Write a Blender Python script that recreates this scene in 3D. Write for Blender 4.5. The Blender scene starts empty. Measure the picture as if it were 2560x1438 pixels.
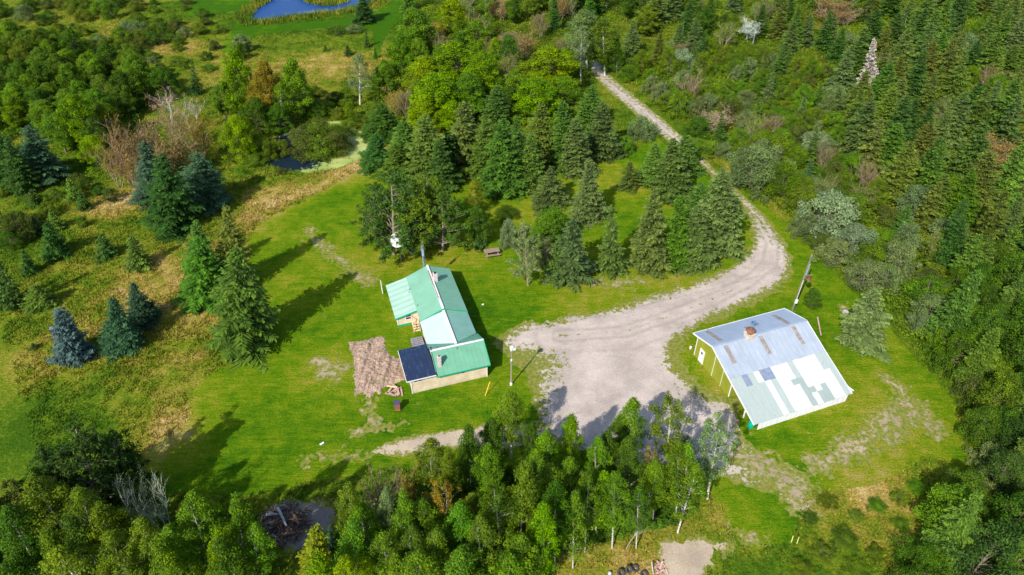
import bpy, math, random
import numpy as np
from mathutils import Vector, Matrix, Euler

# ------------------------------------------------------------------ camera, sky, sun, exposure
F, TH, HC = 1720.0, math.radians(38.5), 58.0          # focal length in photo pixels (2560 wide), pitch below the horizon, height
CT, ST = math.cos(TH), math.sin(TH)
SC = bpy.context.scene
COL = SC.collection
cam = bpy.data.objects.new('camera', bpy.data.cameras.new('camera'))
COL.objects.link(cam)
cam.location = (0, 0, HC)
cam.rotation_euler = (math.pi / 2 - TH, 0, 0)
cam.data.sensor_width = 36.0
cam.data.lens = 36.0 * F / 2560.0
cam.data.clip_end = 4000.0
SC.camera = cam
SUN_AZ, SUN_EL = math.radians(59 + 180), math.radians(40.7)
world = bpy.data.worlds.new('World'); SC.world = world
world.use_nodes = True
wn = world.node_tree
bg = wn.nodes['Background']
sky = wn.nodes.new('ShaderNodeTexSky'); sky.sky_type = 'NISHITA'; sky.sun_disc = False
sky.sun_elevation = SUN_EL; sky.sun_rotation = math.pi / 2 - SUN_AZ
wn.links.new(sky.outputs[0], bg.inputs[0]); bg.inputs[1].default_value = 0.15
sun = bpy.data.objects.new('sun', bpy.data.lights.new('sun', 'SUN')); COL.objects.link(sun)
sun.data.energy = 4.7; sun.data.angle = math.radians(0.5); sun.data.color = (1.0, 0.94, 0.84)
sdir = Vector((math.cos(SUN_AZ) * math.cos(SUN_EL), math.sin(SUN_AZ) * math.cos(SUN_EL), math.sin(SUN_EL)))
sun.rotation_euler = sdir.to_track_quat('Z', 'Y').to_euler(); sun.location = sdir * 200
SC.view_settings.view_transform = 'Standard'; SC.view_settings.look = 'None'
SC.view_settings.exposure = 0.46; SC.view_settings.gamma = 1.0
SC.cycles.max_bounces = 6; SC.cycles.diffuse_bounces = 3; SC.cycles.transparent_max_bounces = 4

# ------------------------------------------------------------------ helpers
RNG = np.random.default_rng(7)
def ground(px, py):
    """where the sight line of a photo pixel meets the ground"""
    X = (px - 1280) / F; U = (719 - py) / F
    t = -HC / (-ST + U * CT)
    return X * t, (CT + U * ST) * t
def project(x, y, z):
    dz = z - HC; d = y * CT - dz * ST
    return 1280 + F * x / d, 719 - F * (y * ST + dz * CT) / d, d
def height_at(y, py):
    k = (719 - py) / F
    return HC + y * (k * CT - ST) / (CT + k * ST)
def G(pts): return [ground(*p) for p in pts]

def tag(o, label, cat, kind=None, group=None):
    o['label'] = label; o['category'] = cat
    if kind: o['kind'] = kind
    if group: o['group'] = group
    return o
def empty(name, loc=(0, 0, 0), rz=0.0):
    o = bpy.data.objects.new(name, None); COL.objects.link(o)
    o.location = loc; o.rotation_euler = (0, 0, rz); o.empty_display_size = 0.3
    return o
def mesh_np(name, verts, faces4=None, faces3=None, attrs=None, mats=(), smooth=False, fmat=None):
    """mesh from numpy arrays; attrs = {name: per-face float array} or {('v',name): per-vertex}"""
    me = bpy.data.meshes.new(name)
    verts = np.asarray(verts, np.float32)
    f4 = np.zeros((0, 4), np.int32) if faces4 is None else np.asarray(faces4, np.int32)
    f3 = np.zeros((0, 3), np.int32) if faces3 is None else np.asarray(faces3, np.int32)
    me.vertices.add(len(verts)); me.vertices.foreach_set('co', verts.ravel())
    nl = f4.size + f3.size
    me.loops.add(nl); me.loops.foreach_set('vertex_index', np.concatenate([f4.ravel(), f3.ravel()]))
    tot = np.concatenate([np.full(len(f4), 4, np.int32), np.full(len(f3), 3, np.int32)])
    st = np.concatenate([[0], np.cumsum(tot)[:-1]]).astype(np.int32) if len(tot) else tot
    me.polygons.add(len(tot)); me.polygons.foreach_set('loop_start', st); me.polygons.foreach_set('loop_total', tot)
    me.polygons.foreach_set('use_smooth', np.full(len(tot), smooth))
    if fmat is not None: me.polygons.foreach_set('material_index', np.asarray(fmat, np.int32))
    for k, a in (attrs or {}).items():
        if isinstance(k, tuple): at = me.attributes.new(k[1], 'FLOAT', 'POINT')
        else: at = me.attributes.new(k, 'FLOAT', 'FACE')
        at.data.foreach_set('value', np.asarray(a, np.float32))
    me.update(calc_edges=True); me.validate()
    for m in mats: me.materials.append(m)
    return me
def link(name, me, parent=None, loc=None):
    o = bpy.data.objects.new(name, me); COL.objects.link(o)
    if parent is not None: o.parent = parent
    if loc is not None: o.location = loc
    return o

class MB:
    """collects polygons with a material slot each, builds ONE mesh object"""
    def __init__(s): s.v = []; s.f = []; s.m = []
    def poly(s, idx, m=0): s.f.append(idx); s.m.append(m)
    def add(s, vs, fs, m=0):
        b = len(s.v); s.v += [tuple(v) for v in vs]
        for f in fs: s.f.append([b + i for i in f]); s.m.append(m)
    def box(s, x0, x1, y0, y1, z0, z1, m=0):
        s.add([(x0, y0, z0), (x1, y0, z0), (x1, y1, z0), (x0, y1, z0), (x0, y0, z1), (x1, y0, z1), (x1, y1, z1), (x0, y1, z1)],
              [(3, 2, 1, 0), (4, 5, 6, 7), (0, 1, 5, 4), (1, 2, 6, 5), (2, 3, 7, 6), (3, 0, 4, 7)], m)
    def slab(s, q, th, m=0):
        """four corners (counter-clockwise from above) extruded straight down by th"""
        n = len(q); vs = [tuple(p) for p in q] + [(p[0], p[1], p[2] - th) for p in q]
        s.add(vs, [tuple(range(n)), tuple(range(2 * n - 1, n - 1, -1))] + [(i, i + n, (i + 1) % n + n, (i + 1) % n) for i in range(n)], m)
    def bar(s, a, b, w, h=None, m=0, up=(0, 0, 1)):
        a, b = Vector(a), Vector(b); d = (b - a).normalized(); u = Vector(up)
        if abs(d.dot(u)) > 0.97: u = Vector((0, 1, 0))
        sd = d.cross(u).normalized() * w / 2; uu = sd.normalized().cross(d) * (h or w) / 2
        vs = [p + i * sd + j * uu for p in (a, b) for i, j in ((-1, -1), (1, -1), (1, 1), (-1, 1))]
        s.add(vs, [(3, 2, 1, 0), (4, 5, 6, 7), (0, 1, 5, 4), (1, 2, 6, 5), (2, 3, 7, 6), (3, 0, 4, 7)], m)
    def tube(s, pts, rad, n=8, m=0, cap=True):
        pts = [Vector(p) for p in pts]; rad = [float(r_) for r_ in rad] if hasattr(rad, '__len__') else [float(rad)] * len(pts); b = len(s.v)
        for i, p in enumerate(pts):
            d = (pts[min(i + 1, len(pts) - 1)] - pts[max(i - 1, 0)]).normalized()
            u = Vector((1, 0, 0)) if abs(d.x) < 0.9 else Vector((0, 1, 0))
            e1 = d.cross(u).normalized(); e2 = d.cross(e1)
            for k in range(n):
                a = 2 * math.pi * k / n; s.v.append(tuple(p + rad[i] * (math.cos(a) * e1 + math.sin(a) * e2)))
        for i in range(len(pts) - 1):
            for k in range(n):
                s.f.append([b + i * n + k, b + i * n + (k + 1) % n, b + (i + 1) * n + (k + 1) % n, b + (i + 1) * n + k]); s.m.append(m)
        if cap:
            s.f.append([b + k for k in range(n)][::-1]); s.m.append(m)
            s.f.append([b + (len(pts) - 1) * n + k for k in range(n)]); s.m.append(m)
    def mesh(s, name, mats, smooth=False):
        me = bpy.data.meshes.new(name); me.from_pydata([tuple(v) for v in s.v], [], [list(f) for f in s.f])
        for m in mats: me.materials.append(m)
        me.polygons.foreach_set('material_index', np.asarray(s.m, np.int32))
        if smooth: me.polygons.foreach_set('use_smooth', np.full(len(s.f), True))
        me.update(); return me
    def build(s, name, mats, parent=None, loc=None, smooth=False):
        return link(name, s.mesh(name, mats if isinstance(mats, (list, tuple)) else [mats], smooth), parent, loc)

# ---- value noise and signed distance (plain numpy)
def vnoise(x, y, seed=0):
    xi = np.floor(x).astype(np.int64); yi = np.floor(y).astype(np.int64); fx = x - xi; fy = y - yi
    fx = fx * fx * (3 - 2 * fx); fy = fy * fy * (3 - 2 * fy)
    def h(a, b):
        n = (a * 374761393 + b * 668265263 + seed * 974711) & 0xffffffff
        n = ((n ^ (n >> 13)) * 1274126177) & 0xffffffff
        return ((n ^ (n >> 16)) & 0xffff) / 65535.0
    return (h(xi, yi) * (1 - fx) + h(xi + 1, yi) * fx) * (1 - fy) + (h(xi, yi + 1) * (1 - fx) + h(xi + 1, yi + 1) * fx) * fy
def fbm(x, y, seed=0, o=3):
    s = 0; a = .5; t = 0
    for i in range(o): s = s + a * vnoise(x * 2 ** i, y * 2 ** i, seed + i * 17); t += a; a *= .5
    return s / t - .5
def sdist(x, y, poly):
    """signed distance to a polygon, positive inside"""
    d2 = np.full(x.shape, 1e18); inside = np.zeros(x.shape, bool); n = len(poly)
    for i in range(n):
        ax, ay = poly[i]; bx, by = poly[(i + 1) % n]; ex, ey = bx - ax, by - ay
        L = ex * ex + ey * ey + 1e-12
        t = np.clip(((x - ax) * ex + (y - ay) * ey) / L, 0, 1)
        d2 = np.minimum(d2, (x - ax - t * ex) ** 2 + (y - ay - t * ey) ** 2)
        c = (ay > y) != (by > y)
        inside ^= c & (x < ex * (y - ay) / (ey if abs(ey) > 1e-12 else 1e-12) + ax)
    return np.where(inside, 1, -1) * np.sqrt(d2)
def pdist(x, y, line):
    d2 = np.full(x.shape, 1e18)
    for (ax, ay), (bx, by) in zip(line[:-1], line[1:]):
        ex, ey = bx - ax, by - ay; t = np.clip(((x - ax) * ex + (y - ay) * ey) / (ex * ex + ey * ey), 0, 1)
        d2 = np.minimum(d2, (x - ax - t * ex) ** 2 + (y - ay - t * ey) ** 2)
    return np.sqrt(d2)
def smooth_poly(pts, it=2):
    for _ in range(it):
        q = []
        for i in range(len(pts)):
            a, b = pts[i], pts[(i + 1) % len(pts)]
            q += [(a[0] * .75 + b[0] * .25, a[1] * .75 + b[1] * .25), (a[0] * .25 + b[0] * .75, a[1] * .25 + b[1] * .75)]
        pts = q
    return pts

# ------------------------------------------------------------------ material helpers
class NT:
    def __init__(s, name):
        s.m = bpy.data.materials.new(name); s.m.use_nodes = True; s.t = s.m.node_tree; s.t.nodes.clear()
        s.out = s.t.nodes.new('ShaderNodeOutputMaterial')
    def n(s, typ, **kw):
        nd = s.t.nodes.new(typ)
        for k, v in kw.items():
            if k.startswith('i_'):
                key = k[2:]; key = int(key) if key.isdigit() else key.replace('_', ' ')
                s.set(nd.inputs[key], v)
            else: setattr(nd, k, v)
        return nd
    def set(s, inp, v):
        if hasattr(v, 'is_linked') or isinstance(v, bpy.types.NodeSocket): s.t.links.new(v, inp)
        elif isinstance(v, tuple) and len(v) == 3 and inp.type == 'RGBA': inp.default_value = (*v, 1)
        else: inp.default_value = v
    def pos(s): return s.n('ShaderNodeNewGeometry').outputs['Position']
    def obj(s): return s.n('ShaderNodeTexCoord').outputs['Object']
    def noise(s, vec, scale, detail=3, rough=.55, dist=0.0):
        return s.n('ShaderNodeTexNoise', i_Vector=vec, i_Scale=scale, i_Detail=detail, i_Roughness=rough, i_Distortion=dist).outputs['Fac']
    def mapv(s, vec, scale=(1, 1, 1), rot=(0, 0, 0)):
        return s.n('ShaderNodeMapping', i_Vector=vec, i_Scale=scale, i_Rotation=rot).outputs[0]
    def math(s, op, a, b=0.0, c=0.0, clamp=False):
        nd = s.n('ShaderNodeMath', operation=op, use_clamp=clamp); s.set(nd.inputs[0], a); s.set(nd.inputs[1], b); s.set(nd.inputs[2], c); return nd.outputs[0]
    def rng(s, v, a, b, c=0.0, d=1.0):
        return s.n('ShaderNodeMapRange', i_0=v, i_1=a, i_2=b, i_3=c, i_4=d).outputs[0]
    def ramp(s, fac, stops):
        nd = s.n('ShaderNodeValToRGB'); s.set(nd.inputs[0], fac); el = nd.color_ramp.elements
        while len(el) < len(stops): el.new(0.5)
        for e, (p, c) in zip(el, stops): e.position = p; e.color = (*c, 1)
        return nd.outputs[0]
    def mix(s, fac, a, b, typ='MIX'):
        nd = s.n('ShaderNodeMix', data_type='RGBA', blend_type=typ); s.set(nd.inputs[0], fac); s.set(nd.inputs[6], a); s.set(nd.inputs[7], b); return nd.outputs[2]
    def attr(s, name): return s.n('ShaderNodeAttribute', attribute_name=name).outputs['Fac']
    def bump(s, h, strength=.5, dist=.1):
        return s.n('ShaderNodeBump', i_Height=h, i_Strength=strength, i_Distance=dist).outputs[0]
    def bsdf(s, col, rough=.8, spec=.25, metal=0.0, normal=None):
        b = s.n('ShaderNodeBsdfPrincipled'); s.set(b.inputs['Base Color'], col); s.set(b.inputs['Roughness'], rough)
        s.set(b.inputs['Specular IOR Level'], spec); s.set(b.inputs['Metallic'], metal)
        if normal is not None: s.set(b.inputs['Normal'], normal)
        return b.outputs[0]
    def done(s, sh): s.t.links.new(sh, s.out.inputs[0]); return s.m

def simple(name, col, rough=.7, var=.18, scale=3.0, spec=.3, metal=0.0, dirt=None, bump=.0):
    t = NT(name); p = t.obj()
    f = t.noise(p, scale, 4)
    c = t.mix(t.rng(f, .3, .7), tuple(x * (1 - var) for x in col), tuple(min(1, x * (1 + var)) for x in col))
    if dirt: c = t.mix(t.rng(t.noise(p, scale * .35, 5, .7), .52, .72), c, dirt)
    nrm = t.bump(f, bump, .03) if bump else None
    return t.done(t.bsdf(c, rough, spec, metal, nrm))

def leaf_mat(name, transl=.28, rough=.6, spec=.09):
    t = NT(name)
    oi = t.n('ShaderNodeObjectInfo')
    v = t.attr('tint')
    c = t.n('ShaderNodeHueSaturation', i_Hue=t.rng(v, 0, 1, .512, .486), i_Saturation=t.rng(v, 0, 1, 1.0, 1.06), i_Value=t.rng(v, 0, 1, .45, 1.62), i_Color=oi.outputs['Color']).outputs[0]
    tr = t.n('ShaderNodeBsdfTranslucent', i_Color=t.mix(1.0, c, (1.25, 1.2, .6), 'MULTIPLY')).outputs[0]
    ms = t.n('ShaderNodeMixShader', i_0=transl, i_1=t.bsdf(c, rough, spec), i_2=tr).outputs[0]
    return t.done(ms)
# ------------------------------------------------------------------ the lie of the land (photo pixels -> metres on the ground)
LAWN = smooth_poly(G([(400,1245),(352,1150),(395,1100),(470,1060),(478,1000),(500,950),(560,912),(650,880),(640,760),(630,640),(618,580),(690,535),(750,508),(860,448),(925,408),
    (960,380),(1010,350),(1080,345),(1140,420),(1230,440),(1330,420),(1440,340),(1500,330),(1560,395),(1625,345),(1650,345),(1750,440),(1800,440),(1900,505),(2000,590),(2075,665),(2140,740),(2230,830),(2300,905),(2390,1000),
    (2405,1090),(2425,1165),(2380,1180),(2320,1135),(2260,1180),(2180,1215),(2085,1230),(2030,1225),(2005,1260),(2000,1310),(1965,1360),(1880,1375),(1830,1345),(1800,1250),(1700,1180),(1300,1160),(1000,1165),(860,1190),(700,1230),(560,1238),(470,1225)]), 1)
DRIVE = smooth_poly(G([(1500,150),(1518,186),(1640,282),(1740,370),(1800,438),(1885,508),(1952,588),(1985,650),(1968,712),(1890,762),(1800,795),(1735,835),(1692,872),(1700,905),(1745,950),(1795,985),(1850,1010),(1862,1080),
    (1880,1112),(1955,1160),(2040,1175),(2020,1215),(1960,1235),(1850,1220),(1800,1185),(1560,1165),(1400,1120),(1345,1075),(1325,1000),(1312,935),(1262,885),(1243,862),(1262,830),(1310,808),(1400,792),(1500,774),(1600,746),(1700,716),(1795,682),
    (1860,640),(1886,600),(1874,552),(1840,500),(1786,448),(1690,372),(1600,297),(1480,192),(1470,150)]), 2)
TRACK = smooth_poly(G([(905,1137),(950,1108),(1050,1086),(1160,1068),(1300,1052),(1400,1075),(1420,1110),(1250,1122),(1120,1120),(1000,1142)]), 2)
SAND = smooth_poly(G([(1640,1352),(1700,1338),(1790,1352),(1838,1352),(1800,1392),(1765,1440),(1740,1480),(1660,1480),(1640,1400)]), 2)
GARDEN = G([(873,858),(960,842),(966,868),(975,888),(1003,900),(1014,950),(985,962),(962,968),(955,986),(935,984),(926,998),(908,980),(890,987),(886,950),(884,905)])
DEBRIS = smooth_poly(G([(640,1262),(740,1240),(850,1255),(838,1330),(760,1388),(680,1385)]), 2)
POND = smooth_poly(G([(618,50),(642,22),(690,-8),(760,-60),(1000,-60),(955,-5),(905,14),(830,30),(730,40),(660,53)]), 2)
ALGAE = smooth_poly(G([(640,400),(660,358),(715,330),(790,303),(850,303),(900,322),(935,352),(922,385),(880,408),(820,428),(740,432),(690,420)]), 2)
FARLAWN = [smooth_poly(p, 1) for p in (
    G([(455,38),(500,-10),(560,-70),(730,-70),(650,0),(602,24),(560,32),(480,42)]),
    G([(592,-10),(606,26),(598,66),(640,66),(760,56),(900,42),(960,22),(1000,-30),(1085,-30),(1040,20),(985,62),(958,105),(950,150),(928,152),(938,105),(930,72),(880,64),(760,74),(640,88),(590,96),(566,140),(548,132),(570,95),(590,60)]))]
ISLAND = smooth_poly(G([(735,-8),(790,16),(850,14),(880,0),(850,-22),(780,-25)]), 2)
SCRAPE = [G([(2232,955),(2262,990),(2300,1035),(2335,1080)]), G([(2255,1010),(2215,1060),(2165,1105),(2100,1135),(2040,1160)]), G([(2275,1020),(2250,1070),(2215,1095)]), G([(770,578),(820,630),(905,690),(935,700)]),
          G([(800,905),(830,935),(845,920)]), G([(900,1075),(960,1068),(1010,1060)]), G([(780,1150),(850,1140),(910,1140)]), G([(1840,1330),(1870,1345),(1910,1340)]), G([(930,990),(920,1030),(935,1050)]), G([(880,680),(925,700)]),
          G([(1470,705),(1540,712),(1590,702)]), G([(2110,770),(2150,790)]), G([(2230,1040),(2215,1070)]), G([(1870,1150),(1945,1190),(2000,1225),(2008,1262)])]
MIDLINE = G([(1500,185),(1560,235),(1640,310),(1740,398),(1800,455),(1850,505),(1905,560),(1930,610),(1925,660),(1870,705),(1790,745),(1690,785),(1560,830),(1400,840)])
# dry (+) and lush (-) spots, photo pixel, radius in metres, strength
DRY = [(ground(a, b), r, s) for a, b, r, s in [
    (410,680,8,.55),(330,800,10,.4),(440,760,7,.4),(255,515,5,.9),(330,495,4,.9),(60,960,7,.5),(400,1010,7,.5),(330,1000,6,.35),(700,175,12,.35),(850,165,14,.45),(880,120,10,.3),(420,60,20,.38),(520,160,10,.4),(300,90,14,.3),(480,110,10,.35),(200,120,12,.25),(780,140,10,.3),(600,110,8,.2),(150,1080,8,-.5),(60,1060,8,-.5),(300,1080,6,-.3),
    (150,450,9,-.3),(240,430,7,-.25),(2150,1290,5,.35),(2200,1235,4,.4),(2060,1410,8,-.35),(1900,1420,6,-.1),(1400,1425,7,.5),(1600,1420,5,.4),(1650,1370,4,.5),(1560,350,6,-.3),(640,548,3.5,.8),(700,508,3.5,.8),(760,478,3.5,.75),(820,452,3.5,.8),(880,425,3.5,.9),(905,398,3,.7),(640,500,4,.5),(690,470,4,.3),
    (1000,350,5,.5),(1100,370,3,.6),(280,610,9,.1),(560,1000,6,.3),(430,1090,4,.5),(390,1120,4,.6),
    (1600,690,7,.4),(1480,712,6,.45),(1690,690,6,.4),(1050,645,6,.5),(960,640,5,.4),(1400,480,9,.25),(1240,500,6,.25),(1500,430,7,.25),(1580,490,6,.3),(830,600,6,.15),(870,960,5,.45),(820,910,4,.5),(2260,1010,6,.3),(2160,1110,6,.3),(2120,1200,6,.3),(1750,905,3.5,.5),(1800,1000,3,.5),(760,545,6,-.1),(560,1010,8,-.2),(650,1120,8,-.25),(1200,760,8,-.2),
    (900,1075,6,-.2),(1000,1040,5,-.1),(2080,1050,6,-.1),(1000,50,20,-.5),(700,60,20,-.5),(520,10,25,-.5),(930,110,9,-.4),(1640,420,6,-.1),(1190,560,4,.2),(1850,620,4,.3),(2000,1020,4,.2),(2230,560,10,-.2),(1900,1300,7,.22),(1850,1370,5,.25)]]
def dryness(x, y):
    s = np.zeros(x.shape)
    for (cx, cy), r, v in DRY: s = s + v * np.exp(-((x - cx) ** 2 + (y - cy) ** 2) / (r * r))
    return s

def sheet(name, field, pts, step, z, mat, attrs=None, hfun=None, pad=1.5):
    """a ground sheet: the region field(x, y) > 0, cut cell by cell so that its edge follows the field"""
    xs = [p[0] for p in pts]; ys = [p[1] for p in pts]
    gx = np.arange(min(xs) - pad, max(xs) + pad, step); gy = np.arange(min(ys) - pad, max(ys) + pad, step)
    X, Y = np.meshgrid(gx, gy); D = field(X, Y); nx = len(gx)
    ins = D > 0
    cell = ins[:-1, :-1].astype(int) + ins[1:, :-1] + ins[:-1, 1:] + ins[1:, 1:]
    jj, ii = np.nonzero(cell == 4); base = jj * nx + ii
    q = np.stack([base, base + 1, base + nx + 1, base + nx], 1)
    V = [X.ravel(), Y.ravel()]; bv = []; tris = []
    for j, i in zip(*np.nonzero((cell > 0) & (cell < 4))):
        c = [(X[j, i], Y[j, i], D[j, i]), (X[j, i + 1], Y[j, i + 1], D[j, i + 1]), (X[j + 1, i + 1], Y[j + 1, i + 1], D[j + 1, i + 1]), (X[j + 1, i], Y[j + 1, i], D[j + 1, i])]
        poly = []
        for k in range(4):
            a, b = c[k], c[(k + 1) % 4]
            if a[2] > 0: poly.append(a[:2])
            if (a[2] > 0) != (b[2] > 0):
                t = a[2] / (a[2] - b[2]); poly.append((a[0] + t * (b[0] - a[0]), a[1] + t * (b[1] - a[1])))
        b0 = nx * len(gy) + len(bv); bv += poly
        tris += [(b0, b0 + k, b0 + k + 1) for k in range(1, len(poly) - 1)]
    ax = np.concatenate([V[0], [p[0] for p in bv]]); ay = np.concatenate([V[1], [p[1] for p in bv]])
    tris = np.array(tris, np.int64).reshape(-1, 3)
    used = np.unique(np.concatenate([q.ravel(), tris.ravel()])); remap = np.zeros(len(ax), np.int64); remap[used] = np.arange(len(used))
    ax, ay = ax[used], ay[used]; q = remap[q]; tris = remap[tris]
    az = np.full(ax.shape, z) if hfun is None else z + hfun(ax, ay)
    at = {('v', k): fn(ax, ay) for k, fn in (attrs or {}).items()}
    me = mesh_np(name, np.stack([ax, ay, az], 1), q, tris, at, [mat], smooth=hfun is not None)
    return link(name, me)

# ------------------------------------------------------------------ ground materials
def meadow_color(t, p, dry):
    n = t.math('ADD', t.math('MULTIPLY', t.noise(p, .05, 3), .35), t.math('MULTIPLY', t.noise(p, .33, 4, .6), .4))
    n = t.math('ADD', n, t.math('MULTIPLY', t.noise(p, 2.2, 3, .6), .25))
    v = t.math('ADD', t.rng(n, .37, .65, -.03, .78), t.math('MULTIPLY', dry, .42))
    c = t.ramp(v, [(.02, (.05, .115, .006)), (.26, (.105, .175, .010)), (.45, (.185, .215, .016)), (.62, (.29, .245, .04)), (.8, (.42, .30, .09)), (1.0, (.56, .44, .20))])
    return c
t = NT('meadow'); p = t.pos()
c = meadow_color(t, p, t.attr('dry'))
f = t.noise(p, 3.5, 5, .7)
c = t.mix(t.rng(f, .35, .6), t.mix(1.0, c, (.5, .55, .45), 'MULTIPLY'), c)
M_MEADOW = t.done(t.bsdf(c, .95, .03, 0, t.bump(f, .8, .25)))
t = NT('meadow_blades'); p = t.pos()
c = meadow_color(t, p, t.attr('dry'))
v = t.attr('tint')
c = t.n('ShaderNodeHueSaturation', i_Value=t.rng(v, 0, 1, .6, 1.6), i_Color=c).outputs[0]
M_BLADE = t.done(t.n('ShaderNodeMixShader', i_0=.3, i_1=t.bsdf(c, .8, .15), i_2=t.n('ShaderNodeBsdfTranslucent', i_Color=c).outputs[0]).outputs[0])

def lawn_mat(name, lush):
    t = NT(name); p = t.pos()
    st = t.noise(t.mapv(p, (.3, 2.2, 1), (0, 0, math.radians(-38))), .9, 4, .65)
    s2 = t.noise(t.mapv(p, (.5, 3.5, 1), (0, 0, math.radians(-32))), 1.6, 4, .7)
    n = t.math('ADD', t.math('MULTIPLY', t.noise(p, .085, 3), .30), t.math('MULTIPLY', t.noise(p, .5, 6, .76), .42))
    n = t.math('ADD', n, t.math('MULTIPLY', st, .2)); n = t.math('ADD', n, t.math('MULTIPLY', s2, .18))
    v = t.math('ADD', t.rng(n, .44, .66, .0, .74), t.math('MULTIPLY', t.attr('dry'), .5)); v = t.math('SUBTRACT', v, lush)
    c = t.ramp(v, [(.0, (.045, .130, .004)), (.22, (.085, .186, .004)), (.45, (.152, .232, .006)), (.66, (.245, .262, .018)), (.86, (.34, .28, .055)), (1.0, (.42, .33, .12))])
    f = t.noise(p, 5.0, 5, .8)
    c = t.mix(t.rng(f, .38, .6), t.mix(1.0, c, (.48, .56, .42), 'MULTIPLY'), c)
    c = t.mix(t.rng(t.noise(p, 2.3, 4, .8), .58, .72, 0, .5), c, t.mix(1.0, c, (1.45, 1.3, 1.5), 'MULTIPLY'))
    d = t.noise(p, .8, 6, .78)
    c = t.mix(t.rng(d, .63, .74, 0, .75), c, (.42, .36, .17))
    return t.done(t.bsdf(c, .95, .03, 0, t.bump(t.math('ADD', f, s2), .9, .12)))
M_LAWN = lawn_mat('mown_lawn', .0); M_FAR = lawn_mat('far_mown_grass', .22)

def gravel_mat(name, base, grass_in, mid=False):
    t = NT(name); p = t.pos()
    a = t.noise(p, .25, 6, .68); b = t.noise(p, 7.0, 4, .75); e = t.noise(p, 1.3, 5, .68)
    c = t.mix(t.rng(a, .36, .64), tuple(x * .74 for x in base), tuple(x * 1.08 for x in base))
    c = t.mix(t.rng(b, .36, .62), t.mix(1.0, c, (.72, .71, .69), 'MULTIPLY'), c)
    c = t.mix(t.rng(t.noise(p, 2.2, 5, .78), .56, .68, 0, .55), c, tuple(x * .6 for x in base))
    if mid:
        md = t.attr('mid'); wv = t.math('ADD', md, t.math('MULTIPLY', t.math('SUBTRACT', a, .5), 1.2))
        rut = t.math('MAXIMUM', t.rng(t.math('ABSOLUTE', t.math('SUBTRACT', wv, .95)), .12, .38, 1, 0), t.rng(t.math('ABSOLUTE', t.math('SUBTRACT', wv, 3.1)), .1, .45, .7, 0))
        c = t.mix(t.math('MULTIPLY', rut, t.rng(e, .38, .6, .25, .75)), c, (.30, .26, .225))
    s = t.noise(t.mapv(p, (.25, 1.6, 1), (0, 0, math.radians(20))), .9, 5, .7)
    c = t.mix(t.rng(s, .58, .7, 0, .5), c, tuple(x * .58 for x in base))
    c = t.mix(t.rng(t.noise(p, .4, 6, .75), .63, .70, 0, .6), c, (.19, .155, .12))
    gcol = t.ramp(t.noise(p, 2.5, 3), [(.35, (.10, .15, .02)), (.6, (.21, .2, .04)), (.75, (.27, .22, .09))])
    g = t.math('ADD', t.math('MULTIPLY', e, .75), t.math('MULTIPLY', t.noise(p, 4.2, 4, .7), .35))
    edge = t.rng(t.attr('edge'), 0, grass_in, .19, -.12)
    g = t.math('ADD', g, edge)
    if mid: g = t.math('ADD', g, t.rng(t.attr('mid'), 0, .5, .13, 0))
    g = t.math('ADD', g, t.math('MULTIPLY', t.attr('weed'), .17))
    c = t.mix(t.rng(g, .60, .66), c, gcol)
    c = t.mix(t.rng(t.math('ADD', t.noise(p, 2.6, 3, .6), t.math('MULTIPLY', t.math('SUBTRACT', t.noise(p, .35, 3), .5), .3)), .70, .73, 0, .8), c, gcol)
    return t.done(t.bsdf(c, .95, .1, 0, t.bump(t.math('ADD', b, e), .5, .06)))
M_GRAVEL = gravel_mat('gravel', (.53, .455, .405), 2.4, True)
M_SCRAPE = gravel_mat('worn_earth', (.50, .41, .31), 1.1); M_ASH = gravel_mat('ashy_earth', (.26, .23, .215), 1.6); M_RUT = gravel_mat('scuffed_earth', (.40, .325, .215), 1.4)
t = NT('tilled_soil'); p = t.pos(); e = t.noise(p, 4.5, 6, .8)
c = t.mix(t.rng(e, .36, .62), (.30, .20, .145), (.60, .46, .36))
sk = t.noise(t.mapv(p, (1.9, .22, 1), (0, 0, math.radians(6))), 1.3, 4, .7)
c = t.mix(t.rng(sk, .5, .62, 0, .65), c, (.20, .125, .09))
c = t.mix(t.rng(t.math('ADD', t.noise(p, .7, 5, .75), t.math('MULTIPLY', t.math('SUBTRACT', sk, .5), .3)), .57, .64, 0, .75), c, (.20, .24, .04))
c = t.mix(t.rng(t.noise(p, 9, 3, .7), .35, .7), t.mix(1.0, c, (.7, .68, .66), 'MULTIPLY'), c)
M_SOIL = t.done(t.bsdf(c, .95, .05, 0, t.bump(e, .8, .15)))
t = NT('pond_water'); p = t.pos()
c = t.mix(t.rng(t.noise(t.mapv(p, (.5, 1.4, 1), (0, 0, .35)), .12, 4, .6), .56, .74), (.004, .045, .18), (.10, .16, .22))
M_WATER = t.done(t.bsdf(c, .3, .12, 0, t.bump(t.noise(p, 1.2, 3), .06, .1)))
t = NT('duckweed_water'); p = t.pos()
e = t.noise(p, .55, 5, .62); k = t.attr('dark')
c = t.mix(t.rng(t.noise(p, .28, 4), .38, .62), (.36, .40, .13), (.24, .32, .08))
c = t.mix(t.rng(e, .57, .63, 0, .8), c, (.13, .18, .03))
c = t.mix(t.rng(t.noise(p, .2, 3), .62, .7, 0, .6), c, (.22, .30, .27))
w = t.rng(t.math('ADD', k, t.math('MULTIPLY', t.noise(p, 1.2, 5, .7), .9)), .8, .92)
c = t.mix(w, c, (.008, .018, .03))
M_DUCK = t.done(t.bsdf(c, t.rng(w, 0, 1, .7, .3), .15))

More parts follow.
